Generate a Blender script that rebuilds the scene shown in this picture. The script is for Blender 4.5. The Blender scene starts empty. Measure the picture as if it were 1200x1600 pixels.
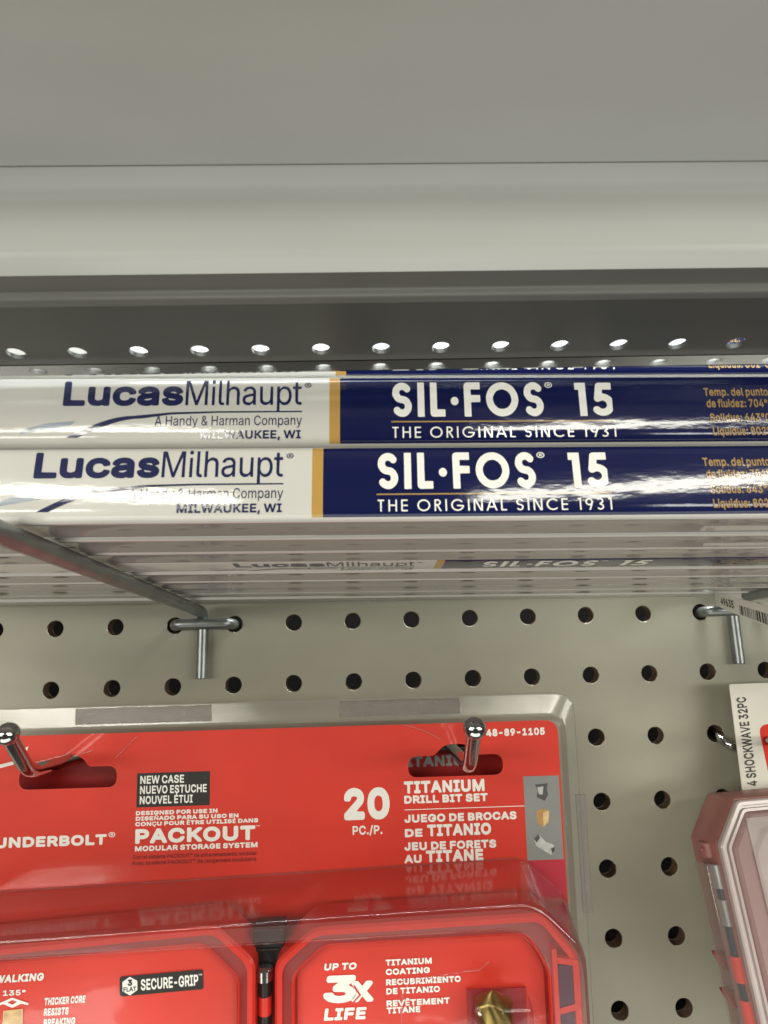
import bpy, math, random
from mathutils import Matrix, Vector
random.seed(7)
S = bpy.context.scene
COL = S.collection
K = 0.001                                   # everything below is written in millimetres
R = math.radians

# ------------------------------------------------------------------ camera
cd = bpy.data.cameras.new('camera')
cam = bpy.data.objects.new('camera', cd)
COL.objects.link(cam)
cd.sensor_fit = 'VERTICAL'; cd.sensor_height = 36.0; cd.lens = 22.5
cd.clip_start = 0.004; cd.clip_end = 60
RT = (0.99943949, -0.02114301, -0.02595541)
UP = (0.02129345, -0.19677575, 0.98021727)
FW = (0.02583214, 0.98022052, 0.19621525)
cam.matrix_world = Matrix(((RT[0], UP[0], -FW[0], 0), (RT[1], UP[1], -FW[1], 0), (RT[2], UP[2], -FW[2], 0), (0, 0, 0, 1)))
cd.dof.use_dof = True; cd.dof.focus_distance = 0.205; cd.dof.aperture_fstop = 22.5 / 0.6
S.camera = cam

# ------------------------------------------------------------------ light
W = bpy.data.worlds.new('World'); S.world = W; W.use_nodes = True
bg = W.node_tree.nodes['Background']
bg.inputs[0].default_value = (1.0, 0.97, 0.88, 1); bg.inputs[1].default_value = 0.06
def area(name, loc, target, sx, sy, power, color):
    l = bpy.data.lights.new(name, 'AREA'); l.shape = 'RECTANGLE'; l.size = sx; l.size_y = sy
    l.energy = power; l.color = color
    o = bpy.data.objects.new(name, l); COL.objects.link(o)
    o.location = loc
    o.rotation_euler = (Vector(target) - Vector(loc)).to_track_quat('-Z', 'Y').to_euler()
    return o
WARM = (1.0, 0.965, 0.84)
area('aisle_light_left', (-1.02, -1.5, 0.605), (0, 0.13, 0.03), 1.35, 0.085, 11.0, WARM)
area('aisle_light_right', (1.0, -1.5, 0.605), (0, 0.13, 0.03), 1.45, 0.085, 11.0, WARM)
area('aisle_glow_left', (-1.35, -1.25, 0.09), (0, 0.13, 0.03), 1.4, 0.28, 15.5, (1.0, 0.985, 0.89))
area('aisle_glow_right', (1.4, -1.25, 0.09), (0, 0.13, 0.03), 1.4, 0.28, 15.5, (1.0, 0.985, 0.89))
area('floor_bounce', (0.0, -0.55, -1.2), (0, 0.1, 0.1), 2.2, 1.0, 14.5, (1.0, 0.99, 0.91))
area('low_left_glow', (-0.55, -0.62, -0.78), (-0.1, 0.22, -0.1), 0.30, 0.20, 0.45, (1.0, 0.97, 0.92))  # added low panel, mirrored as a soft glare patch on the blister
area('wall_back_fill', (0.12, 0.272, 0.225), (0.06, 0.10, 0.07), 0.22, 0.04, 5.0, (0.96, 1.0, 1.0))  # added fill on the wall's hidden back, brightens hole reflections in the lip
area('upper_bay_light', (0.05, -0.15, 0.255), (0.05, 0.129, 0.06), 0.44, 0.05, 2.1, (0.96, 1.0, 1.0))

vs = S.view_settings
vs.view_transform = 'Standard'; vs.look = 'None'; vs.exposure = 0.0; vs.gamma = 1.0; vs.use_curve_mapping = False
S.cycles.max_bounces = 12; S.cycles.transparent_max_bounces = 32
S.cycles.use_denoising = True
S.cycles.sample_clamp_indirect = 6.0
S.cycles.caustics_reflective = False; S.cycles.caustics_refractive = False

# ------------------------------------------------------------------ materials
def mat(name, col, rough=0.5, metal=0.0, coat=0.0, coat_rough=0.1, var=0.06, nscale=(40, 40, 40), bump=0.0, bscale=(300, 300, 300), spec=0.5, coat_bump=0.0, col2=None, fac=(0.4, 0.7)):
    m = bpy.data.materials.new(name); m.use_nodes = True
    nt = m.node_tree; p = nt.nodes['Principled BSDF']
    p.inputs['Roughness'].default_value = rough; p.inputs['Metallic'].default_value = metal
    p.inputs['Coat Weight'].default_value = coat; p.inputs['Coat Roughness'].default_value = coat_rough
    p.inputs['Specular IOR Level'].default_value = spec
    tc = nt.nodes.new('ShaderNodeTexCoord')
    def noise(sc, detail=4):
        mp = nt.nodes.new('ShaderNodeMapping'); mp.inputs['Scale'].default_value = sc
        nt.links.new(tc.outputs['Object'], mp.inputs[0])
        n = nt.nodes.new('ShaderNodeTexNoise'); n.inputs['Scale'].default_value = 1.0; n.inputs['Detail'].default_value = detail
        nt.links.new(mp.outputs[0], n.inputs['Vector']); return n
    n = noise(nscale, 5)
    rp = nt.nodes.new('ShaderNodeValToRGB')
    rp.color_ramp.elements[0].position = fac[0] - 0.1; rp.color_ramp.elements[1].position = fac[1]
    a = col2 if col2 else tuple(c * (1 - var) for c in col)
    b = col if col2 else tuple(min(1, c * (1 + var)) for c in col)
    rp.color_ramp.elements[0].color = (*a, 1); rp.color_ramp.elements[1].color = (*b, 1)
    nt.links.new(n.outputs['Fac'], rp.inputs[0]); nt.links.new(rp.outputs[0], p.inputs['Base Color'])
    if bump or coat_bump:
        nb = noise(bscale, 4)
        bp = nt.nodes.new('ShaderNodeBump'); bp.inputs['Distance'].default_value = 0.0002
        bp.inputs['Strength'].default_value = bump or coat_bump
        nt.links.new(nb.outputs['Fac'], bp.inputs['Height'])
        if bump: nt.links.new(bp.outputs[0], p.inputs['Normal'])
        nt.links.new(bp.outputs[0], p.inputs['Coat Normal'])
    return m

def clear(name, tint=(0.96, 0.96, 0.95), rough=0.05, ior=1.45, haze=0.0, hazecol=(0.7, 0.7, 0.68), bump=0.15, bscale=(60, 60, 60)):
    m = bpy.data.materials.new(name); m.use_nodes = True; nt = m.node_tree; nt.nodes.clear()
    out = nt.nodes.new('ShaderNodeOutputMaterial'); mx = nt.nodes.new('ShaderNodeMixShader')
    tr = nt.nodes.new('ShaderNodeBsdfTransparent'); tr.inputs[0].default_value = (*tint, 1)
    gl = nt.nodes.new('ShaderNodeBsdfGlossy'); gl.inputs['Roughness'].default_value = rough
    fr = nt.nodes.new('ShaderNodeLayerWeight'); fr.inputs[0].default_value = 0.5
    f0 = ((ior - 1) / (ior + 1)) ** 2 * 1.1
    pw = nt.nodes.new('ShaderNodeMath'); pw.operation = 'POWER'; pw.inputs[1].default_value = 4.0
    ma = nt.nodes.new('ShaderNodeMath'); ma.operation = 'MULTIPLY_ADD'; ma.inputs[1].default_value = 0.85; ma.inputs[2].default_value = f0
    tc = nt.nodes.new('ShaderNodeTexCoord'); mp = nt.nodes.new('ShaderNodeMapping'); mp.inputs['Scale'].default_value = bscale
    n = nt.nodes.new('ShaderNodeTexNoise'); n.inputs['Scale'].default_value = 1; n.inputs['Detail'].default_value = 3
    bp = nt.nodes.new('ShaderNodeBump'); bp.inputs['Distance'].default_value = 0.001; bp.inputs['Strength'].default_value = bump
    L = nt.links.new
    L(tc.outputs['Object'], mp.inputs[0]); L(mp.outputs[0], n.inputs['Vector']); L(n.outputs['Fac'], bp.inputs['Height'])
    L(bp.outputs[0], gl.inputs['Normal']); L(bp.outputs[0], fr.inputs['Normal'])
    src = tr
    if haze:
        df = nt.nodes.new('ShaderNodeBsdfDiffuse'); df.inputs[0].default_value = (*hazecol, 1)
        m2 = nt.nodes.new('ShaderNodeMixShader'); m2.inputs[0].default_value = haze
        L(tr.outputs[0], m2.inputs[1]); L(df.outputs[0], m2.inputs[2]); src = m2
    L(fr.outputs['Facing'], pw.inputs[0]); L(pw.outputs[0], ma.inputs[0]); L(ma.outputs[0], mx.inputs[0]); L(src.outputs[0], mx.inputs[1]); L(gl.outputs[0], mx.inputs[2])
    L(mx.outputs[0], out.inputs['Surface'])
    return m

CB = dict(rough=0.5, spec=0.08, coat=1.0, coat_rough=0.075, coat_bump=0.2, bscale=(110, 330, 330))
MT = dict(
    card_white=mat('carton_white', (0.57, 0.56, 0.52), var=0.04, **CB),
    card_under=mat('carton_underside_shaded', (0.3, 0.28, 0.265), var=0.06, rough=0.5, spec=0.08, coat=1.0, coat_rough=0.05, nscale=(18, 90, 90)),  # white card with the shade of the undersides put into its colour
    card_gold=mat('carton_gold', (0.45, 0.27, 0.07), var=0.05, **CB),
    card_blue=mat('carton_blue', (0.0018, 0.005, 0.052), var=0.06, **CB),
    ink_navy=mat('ink_navy', (0.012, 0.016, 0.07), var=0.1, **CB),
    ink_white=mat('ink_white', (0.82, 0.81, 0.76), var=0.02, **CB),
    ink_gold=mat('ink_gold', (0.34, 0.22, 0.085), var=0.06, **CB),
    ink_grey=mat('ink_grey', (0.3, 0.34, 0.4), var=0.1, **CB),
    board=mat('pegboard_paint', (0.30, 0.287, 0.218), rough=0.5, var=0.1, nscale=(16, 16, 22), bump=0.12, bscale=(900, 900, 900)),
    hardboard=mat('hardboard_brown', (0.11, 0.065, 0.035), rough=0.9, var=0.25, nscale=(600, 600, 600)),
    backing=mat('dark_backing', (0.02, 0.017, 0.014), rough=0.9),
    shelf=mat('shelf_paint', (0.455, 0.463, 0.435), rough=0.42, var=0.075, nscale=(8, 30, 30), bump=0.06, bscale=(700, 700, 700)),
    step=mat('shelf_step_shaded', (0.125, 0.125, 0.113), rough=0.42, var=0.05, nscale=(9, 60, 60)),  # shelf paint darkened, shade under the step put into the colour
    flange=mat('shelf_flange_shaded', (0.064, 0.064, 0.057), rough=0.42, var=0.05, nscale=(9, 60, 60), bump=0.06, bscale=(700, 700, 700)),  # same shelf paint, its shade under the flange put into the colour
    lip=mat('shelf_lip_polished', (0.75, 0.75, 0.72), rough=0.16, metal=1.0, var=0.04),
    zinc=mat('zinc_wire', (0.25, 0.27, 0.26), rough=0.36, metal=0.8, var=0.16, nscale=(120, 120, 120), bump=0.1, bscale=(500, 500, 500)),
    chrome=mat('bright_wire', (0.45, 0.45, 0.45), rough=0.12, metal=1.0, var=0.08, nscale=(200, 200, 200), bump=0.12, bscale=(300, 300, 300)),
    red=mat('card_red', (0.61, 0.033, 0.017), rough=0.45, var=0.1, nscale=(22, 22, 22), coat=0.6, coat_rough=0.15),
    pinkred=mat('card_magenta', (0.47, 0.022, 0.045), rough=0.45, var=0.06, nscale=(25, 25, 25)),
    pw=mat('print_white', (0.8, 0.78, 0.74), rough=0.5, var=0.02),
    pk=mat('print_black', (0.016, 0.014, 0.013), rough=0.5, var=0.1),
    pdr=mat('print_dark_red', (0.16, 0.008, 0.006), rough=0.5, var=0.1),
    pg=mat('print_grey', (0.24, 0.24, 0.235), rough=0.5, var=0.08),
    psil=mat('print_silver', (0.5, 0.49, 0.48), rough=0.4, var=0.15, nscale=(500, 500, 500)),
    pdk=mat('print_shade', (0.09, 0.085, 0.085), rough=0.4, var=0.15),
    ptan=mat('print_tan', (0.48, 0.27, 0.1), rough=0.5, var=0.2, nscale=(400, 400, 400)),
    ptan2=mat('print_tan_light', (0.66, 0.45, 0.22), rough=0.5, var=0.2, nscale=(400, 400, 400)),
    casered=mat('case_red_plastic', (0.6, 0.03, 0.018), rough=0.3, var=0.08, nscale=(40, 40, 40)),
    frosted=clear('frosted_band', tint=(0.85, 0.8, 0.79), rough=0.12, ior=1.5, haze=0.10, hazecol=(0.5, 0.36, 0.34), bump=0.1),
    panelred=mat('header_red', (0.62, 0.036, 0.02), rough=0.6, spec=0.15),
    bitback=mat('bit_tray_crimson', (0.30, 0.016, 0.022), rough=0.45),
    casedark=mat('case_dark_red', (0.26, 0.012, 0.01), rough=0.4, var=0.1),  # darker copy of the red, shades frame recesses and the rear card
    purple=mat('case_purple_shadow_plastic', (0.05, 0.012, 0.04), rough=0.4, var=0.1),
    black=mat('black_plastic', (0.011, 0.008, 0.008), rough=0.35, var=0.1),
    gold=mat('titanium_gold', (0.26, 0.19, 0.06), rough=0.32, metal=0.9, var=0.2, nscale=(300, 300, 300)),
    steel=mat('grey_steel', (0.5, 0.49, 0.48), rough=0.28, metal=0.8, var=0.15, nscale=(200, 200, 200)),
    brown=mat('case_brown_red', (0.27, 0.105, 0.09), rough=0.35, var=0.1, nscale=(60, 60, 60)),
    brownlite=mat('case_rim_pale', (0.42, 0.35, 0.33), rough=0.25, var=0.1, nscale=(60, 60, 60), coat=0.5),
    paleinsert=mat('case_pale_insert', (0.5, 0.45, 0.43), rough=0.4, var=0.2, nscale=(60, 60, 60)),
    tag=mat('tag_paper', (0.66, 0.64, 0.56), rough=0.6, var=0.04),
    clear=clear('clear_blister', ior=1.55, bump=0.3, bscale=(26, 26, 34)),
    clearwall=clear('clear_blister_wall', tint=(0.80, 0.76, 0.75), rough=0.13, ior=1.6, haze=0.02, hazecol=(0.55, 0.5, 0.48)),
    seal=clear('heat_seal', tint=(0.7, 0.68, 0.67), rough=0.13, ior=1.5, haze=0.5, hazecol=(0.16, 0.145, 0.135), bump=1.0, bscale=(350, 500, 900)),
    clearrim=clear('clear_blister_rim', tint=(0.93, 0.93, 0.92), rough=0.12, ior=1.5, haze=0.12, hazecol=(0.42, 0.42, 0.39), bump=0.05, bscale=(60, 60, 60)),
    lid=clear('clear_lid', tint=(0.93, 0.88, 0.87), rough=0.08, ior=1.5, haze=0.3, hazecol=(0.55, 0.49, 0.48)),
)

MT['side'] = clear('side_flap_plastic', tint=(0.88, 0.87, 0.86), rough=0.2, ior=1.5, haze=0.25, hazecol=(0.3, 0.29, 0.28), bump=0.4, bscale=(200, 200, 200))
# ------------------------------------------------------------------ mesh helpers
def link(name, me, parent=None, mats=(), label=None):
    o = bpy.data.objects.new(name, me); COL.objects.link(o)
    for m in mats: me.materials.append(m)
    if parent: o.parent = parent
    if label: o['label'] = label
    return o
class M:
    def __init__(s): s.v = []; s.f = []; s.m = []
    def add(s, vs, fs, mi=0):
        b = len(s.v); s.v += [tuple(p) for p in vs]
        for i, f in enumerate(fs):
            s.f.append([b + k for k in f]); s.m.append(mi[i] if isinstance(mi, list) else mi)
    def box(s, x0, x1, y0, y1, z0, z1, mi=0):
        s.add([(x, y, z) for x in (x0, x1) for y in (y0, y1) for z in (z0, z1)],
              [(0, 1, 3, 2), (4, 6, 7, 5), (0, 4, 5, 1), (2, 3, 7, 6), (0, 2, 6, 4), (1, 5, 7, 3)], mi)
    def loft(s, loops, mi=0, cap0=False, cap1=False):
        n = len(loops[0]); vs = [p for l in loops for p in l]; fs = []; ms = []
        for i in range(len(loops) - 1):
            for j in range(n):
                k = (j + 1) % n
                fs.append((i * n + j, i * n + k, (i + 1) * n + k, (i + 1) * n + j)); ms.append(mi[i] if isinstance(mi, list) else mi)
        b = mi[0] if isinstance(mi, list) else mi; e = mi[-1] if isinstance(mi, list) else mi
        if cap0: fs.append(tuple(reversed(range(n)))); ms.append(b)
        if cap1: fs.append(tuple((len(loops) - 1) * n + j for j in range(n))); ms.append(e)
        s.add(vs, fs, ms)
    def tube(s, path, r, n=14, mi=0, round_end=False):
        P = [Vector(p) for p in path]; loops = []; rs = r if isinstance(r, list) else [r] * len(P)
        u = None
        for i, p in enumerate(P):
            t = (P[min(i + 1, len(P) - 1)] - P[max(i - 1, 0)]).normalized()
            if u is None: u = t.orthogonal().normalized()
            u = (u - t * u.dot(t)).normalized(); w = t.cross(u)
            loops.append([p + (u * math.cos(a) + w * math.sin(a)) * rs[i] for a in [2 * math.pi * k / n for k in range(n)]])
        s.loft(loops, mi, True, True)
    def prism(s, poly, y0, y1, mi=0, ms=None):      # polygon in x,z pushed from y0 to y1
        s.loft([[(x, y0, z) for x, z in poly], [(x, y1, z) for x, z in poly]], mi, True, True)
    def build(s, name, mats, parent=None, smooth=35, bevel=0, label=None, seg=2):
        me = bpy.data.meshes.new(name)
        me.from_pydata([(x * K, y * K, z * K) for x, y, z in s.v], [], s.f)
        me.polygons.foreach_set('material_index', s.m)
        if smooth:
            me.polygons.foreach_set('use_smooth', [True] * len(me.polygons))
            me.set_sharp_from_angle(angle=R(smooth))
        me.update()
        o = link(name, me, parent, mats, label)
        if bevel:
            b = o.modifiers.new('bevel', 'BEVEL'); b.width = bevel * K; b.segments = seg; b.limit_method = 'ANGLE'; b.angle_limit = R(40)
        return o
def smooth_path(pts, n=8):
    P = [Vector(p) for p in pts]; out = []
    for i in range(len(P) - 1):
        a, b, c, d = P[max(i - 1, 0)], P[i], P[i + 1], P[min(i + 2, len(P) - 1)]
        for k in range(n):
            t = k / n
            out.append(0.5 * ((2 * b) + (c - a) * t + (2 * a - 5 * b + 4 * c - d) * t * t + (3 * b - a - 3 * c + d) * t ** 3))
    out.append(P[-1]); return out
def bent(pts, rad, n=6):                      # polyline with rounded bends
    P = [Vector(p) for p in pts]; out = [P[0]]
    for i in range(1, len(P) - 1):
        a = (P[i - 1] - P[i]); b = (P[i + 1] - P[i]); r = min(rad, a.length * .49, b.length * .49)
        p0 = P[i] + a.normalized() * r; p1 = P[i] + b.normalized() * r
        for k in range(n + 1):
            t = k / n; out.append((1 - t) ** 2 * p0 + 2 * t * (1 - t) * P[i] + t * t * p1)
    out.append(P[-1]); return out
def rpoly(pts, r, n=6):                       # polygon with rounded corners, constant count of points
    out = []; N = len(pts); rs = r if isinstance(r, (list, tuple)) else [r] * N
    for i in range(N):
        a = Vector(pts[i - 1]); b = Vector(pts[i]); c = Vector(pts[(i + 1) % N])
        q = min(rs[i], (a - b).length * .49, (c - b).length * .49)
        p0 = b + (a - b).normalized() * q; p1 = b + (c - b).normalized() * q
        for k in range(n + 1):
            t = k / n; v = (1 - t) ** 2 * p0 + 2 * t * (1 - t) * b + t * t * p1; out.append((v.x, v.y))
    return out
def inset(pts, d):
    N = len(pts); out = []
    for i in range(N):
        a = Vector(pts[i - 1]); b = Vector(pts[i]); c = Vector(pts[(i + 1) % N])
        e0 = (b - a).normalized(); e1 = (c - b).normalized()
        n0 = Vector((-e0.y, e0.x)); n1 = Vector((-e1.y, e1.x)); k = 1 + n0.dot(n1)
        m = (n0 + n1) / max(k, .2); out.append((b.x + m.x * d, b.y + m.y * d))
    return out
def ccw(p):
    return p if sum(p[i - 1][0] * p[i][1] - p[i][0] * p[i - 1][1] for i in range(len(p))) > 0 else p[::-1]
def fill2d(loops, extrude=0.0):               # filled outline with holes -> verts (x, y, z), faces
    c = bpy.data.curves.new('tmp', 'CURVE'); c.dimensions = '2D'; c.fill_mode = 'BOTH'; c.extrude = extrude
    for l in loops:
        s = c.splines.new('POLY'); s.points.add(len(l) - 1)
        for p, q in zip(s.points, l): p.co = (q[0], q[1], 0, 1)
        s.use_cyclic_u = True
    o = bpy.data.objects.new('tmp', c); me = bpy.data.meshes.new_from_object(o)
    v = [tuple(p.co) for p in me.vertices]; f = [tuple(p.vertices) for p in me.polygons]
    bpy.data.objects.remove(o); bpy.data.curves.remove(c); bpy.data.meshes.remove(me)
    return v, f
def thing(name, label, cat, loc=(0, 0, 0), rot=(0, 0, 0), group=None):
    o = bpy.data.objects.new(name, None); COL.objects.link(o); o.empty_display_size = 0.01
    o.location = [c * K for c in loc]; o.rotation_euler = [R(a) for a in rot]
    o['label'] = label; o['category'] = cat
    if group: o['group'] = group
    return o
def copy_tree(o, parent=None):
    c = o.copy(); COL.objects.link(c)
    if parent: c.parent = parent
    for ch in list(o.children): copy_tree(ch, c)
    return c

# ------------------------------------------------------------------ lettering: outlines drawn here: advance, then contours as x, y in 1/200 of the cap height
G = {}
G['L'] = {
76: [1.110,[34,0,22,4,18,12,18,188,22,196,30,200,66,200,75,196,79,188,80,48,194,46,198,44,204,36,204,12,200,4,190,0]],
117: [1.155,[66,2,50,7,34,17,22,30,17,42,14,62,14,142,18,152,26,156,58,156,66,155,71,150,73,142,74,58,78,52,86,47,106,44,130,49,141,58,142,142,146,152,154,156,186,156,198,152,202,142,202,14,198,4,190,0,158,0,150,2,142,7,126,2,106,-1]],
99: [1.117,[76,0,52,8,32,20,20,33,10,49,5,69,5,85,10,105,19,121,32,135,48,145,68,152,96,157,120,157,144,154,168,146,184,136,196,125,203,113,202,101,196,95,156,89,150,93,140,104,132,109,116,112,96,111,84,108,72,99,66,89,65,73,68,61,75,53,84,47,100,43,116,43,132,46,144,53,149,61,156,66,196,61,201,57,205,49,203,41,195,29,172,11,144,1,108,-3]],
97: [1.100,[50,1,22,13,10,25,4,37,3,57,9,73,22,85,40,93,18,99,10,105,9,117,17,129,30,140,46,148,66,154,94,158,118,157,142,153,162,145,174,137,186,121,191,105,191,13,188,5,178,0,146,0,138,2,134,6,110,-1,90,-3],[70,45,86,43,106,44,122,50,130,58,126,60,74,54,62,49],[66,101,70,99,130,105,118,111,98,112,78,109]],
115: [1.036,[61,0,41,6,25,15,13,27,6,41,6,49,12,57,47,65,25,77,14,93,12,113,19,129,29,139,41,147,57,153,81,157,105,158,129,155,149,149,165,140,181,121,184,113,182,105,173,99,146,93,169,83,185,65,188,45,179,25,161,11,133,1,97,-3],[75,45,105,43,118,45,124,49,65,60,61,59,63,53],[128,97,131,97,126,105,113,112,93,113,76,109,81,105]],
}
G['R'] = {
65: [0.947,[10,0,7,4,78,197,82,200,110,199,182,0,158,0,154,3,136,52,134,55,130,55,54,55,34,0],[63,80,126,80,94,175]],
72: [1.021,[27,0,23,4,23,196,27,200,47,200,50,196,51,115,151,114,153,120,153,196,155,200,179,200,179,0,155,0,153,4,153,88,151,90,51,90,50,4,47,0]],
67: [1.007,[79,1,67,5,49,17,37,29,27,45,19,65,16,85,16,113,19,133,33,165,43,178,59,190,75,198,95,202,127,200,147,193,167,177,180,157,186,137,160,137,155,150,147,161,135,170,123,175,99,177,75,170,56,153,44,125,42,89,48,61,57,45,71,32,87,25,103,22,123,25,139,32,151,44,159,61,163,64,183,64,186,61,185,57,180,41,171,27,159,15,147,7,131,1,115,-2,95,-2]],
77: [1.239,[27,0,23,4,23,196,27,200,59,200,62,196,111,72,123,35,187,200,223,200,223,0,199,0,197,4,198,144,195,156,135,0,115,0,111,3,51,157,48,148,49,4,47,0]],
99: [0.782,[61,0,37,13,20,37,13,65,16,101,29,126,49,144,73,151,101,149,117,143,129,133,138,121,142,109,121,103,109,119,97,126,77,128,61,123,49,111,41,93,39,69,43,49,49,37,57,28,65,23,77,20,93,21,105,26,113,34,121,47,141,42,143,41,142,37,130,17,113,4,89,-3]],
109: [1.203,[24,0,20,4,20,148,44,149,45,136,48,131,56,141,68,148,80,152,96,151,112,143,124,126,137,140,148,147,160,151,176,152,196,146,212,132,217,120,220,100,220,4,216,0,196,0,194,4,194,100,192,113,182,124,164,129,152,127,144,122,134,108,132,0,108,0,106,108,103,116,96,124,80,129,68,127,60,123,48,108,45,92,45,4,44,0]],
97: [0.770,[43,0,26,9,14,25,11,45,17,65,27,75,43,82,103,93,107,97,107,109,99,122,83,129,67,128,57,125,47,118,39,107,19,113,16,117,31,137,51,148,79,151,103,147,115,140,123,133,132,113,132,1,109,1,107,19,95,6,79,-1,63,-3],[55,21,79,21,91,26,99,32,107,49,107,73,59,64,43,56,37,45,39,33,46,25]],
100: [0.839,[57,0,45,6,33,16,18,41,14,57,13,77,14,93,20,113,29,129,41,140,53,147,69,151,85,151,97,148,109,141,121,127,121,197,125,200,145,200,147,197,146,1,123,1,121,22,109,8,93,-1,77,-3],[72,21,89,21,105,28,115,41,121,61,121,85,116,105,105,121,89,128,73,128,57,121,46,109,40,89,39,65,45,44,55,29]],
110: [0.810,[24,0,20,4,20,148,44,149,45,136,48,131,60,143,80,151,100,151,120,143,134,128,140,108,140,0,116,1,114,104,111,112,104,121,96,126,84,128,64,124,56,118,49,108,46,92,45,4,44,0]],
121: [0.770,[18,-53,25,-33,42,-33,50,-28,63,-1,7,147,10,150,30,150,34,147,74,35,78,32,119,147,122,150,146,148,82,-21,74,-37,62,-49,50,-55,30,-56]],
114: [0.514,[24,0,20,4,20,148,44,149,45,136,48,133,56,142,68,149,84,152,96,150,96,127,68,125,56,118,49,108,45,92,45,4,44,0]],
38: [0.884,[53,1,37,8,26,17,18,29,13,45,13,61,19,77,29,89,51,109,32,137,29,149,30,165,37,182,53,196,73,202,93,200,109,194,118,185,125,173,128,157,126,145,120,133,109,121,89,105,90,101,129,55,134,69,137,87,141,89,161,88,158,61,146,33,173,1,145,0,129,16,113,5,93,-1,73,-2],[64,21,89,21,112,33,111,37,69,88,65,88,48,73,42,65,39,53,41,41,45,33,53,26],[70,125,73,123,89,135,100,149,101,165,96,173,89,178,77,180,69,178,61,172,56,165,55,157,57,145]],
105: [0.332,[23,0,20,4,20,148,43,150,45,144,45,4,43,0],[23,175,18,180,16,188,19,200,31,206,43,203,50,192,47,180,35,173]],
108: [0.376,[36,3,24,15,20,31,20,199,24,200,45,199,46,31,52,23,68,20,71,3,68,0,56,-1]],
104: [0.810,[24,0,20,4,20,196,24,200,44,200,45,136,48,131,56,140,68,147,80,151,96,151,120,143,128,136,136,124,141,100,141,4,140,0,116,1,114,104,111,112,104,121,92,127,80,128,60,121,49,108,46,92,45,4,44,0]],
117: [0.810,[52,1,33,14,25,26,22,38,20,146,24,150,40,150,44,149,45,146,47,46,52,34,60,26,80,21,100,27,108,35,114,46,116,147,120,150,140,149,141,2,136,0,120,0,117,2,116,23,114,18,106,10,92,2,72,-2]],
112: [0.839,[24,-56,20,-52,20,148,44,149,45,132,48,129,60,142,76,150,96,151,116,146,128,139,138,128,151,100,154,64,146,32,138,20,128,10,116,2,100,-2,84,-3,70,0,58,8,48,20,46,16,45,-52,44,-56],[80,20,96,21,112,29,122,44,128,64,127,88,121,108,108,123,92,128,72,126,60,118,50,104,46,84,46,60,53,40,64,27]],
116: [0.451,[46,2,31,14,25,30,24,126,6,128,2,130,2,146,6,150,24,150,25,182,30,185,50,184,51,150,78,150,81,146,81,130,78,128,51,126,50,38,53,26,58,23,78,22,81,18,84,2,82,0,66,-2]],
107: [0.753,[24,0,20,4,20,196,24,200,44,200,46,88,48,85,112,149,142,148,81,84,145,4,144,0,116,0,60,69,46,56,44,0]],
111: [0.821,[61,0,37,13,20,37,13,65,16,101,29,126,49,144,73,151,89,151,105,148,129,133,143,113,150,85,148,49,137,25,117,6,105,0,89,-3],[72,21,89,20,105,26,117,41,124,61,124,85,117,108,105,122,89,128,73,128,57,120,45,105,39,85,40,61,46,41,57,28]],
101: [0.798,[61,0,37,13,20,37,13,65,16,101,29,126,49,144,73,151,101,149,121,139,136,121,145,97,147,69,141,66,41,66,39,61,42,49,53,31,61,25,73,21,89,20,101,23,113,31,121,43,143,37,143,33,133,16,113,2,89,-3],[39,89,120,89,116,105,109,117,97,126,81,129,65,126,53,118,43,105]],
174: [0.914,[68,49,40,65,28,77,20,90,12,118,16,149,32,176,56,194,84,202,116,199,140,186,160,162,169,134,170,118,167,102,152,75,128,55,100,47,84,46],[71,70,92,67,116,72,135,86,146,106,149,130,143,150,131,166,112,178,92,182,68,178,48,164,36,144,33,122,37,102,51,82],[64,88,64,160,100,161,112,157,120,149,123,138,121,126,113,114,125,90,108,88,95,110,84,112,81,110,80,89],[83,126,96,126,102,130,104,138,100,145,92,147,81,146,81,130]],
8482: [0.839,[34,127,31,131,31,183,30,187,14,187,10,191,10,199,66,200,68,195,66,187,48,187,46,183,46,128],[82,127,79,131,80,199,95,199,118,151,138,198,142,200,155,199,156,131,154,127,142,127,141,159,138,164,122,128,114,127,94,171,93,131,90,127]],
176: [0.626,[44,114,31,122,20,138,16,154,20,174,32,190,45,198,64,202,80,198,96,187,104,174,108,154,105,138,93,122,80,114,64,110],[52,134,60,132,72,134,84,146,86,158,84,166,72,178,64,180,54,178,47,174,40,166,38,158,40,146]],
}
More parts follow.
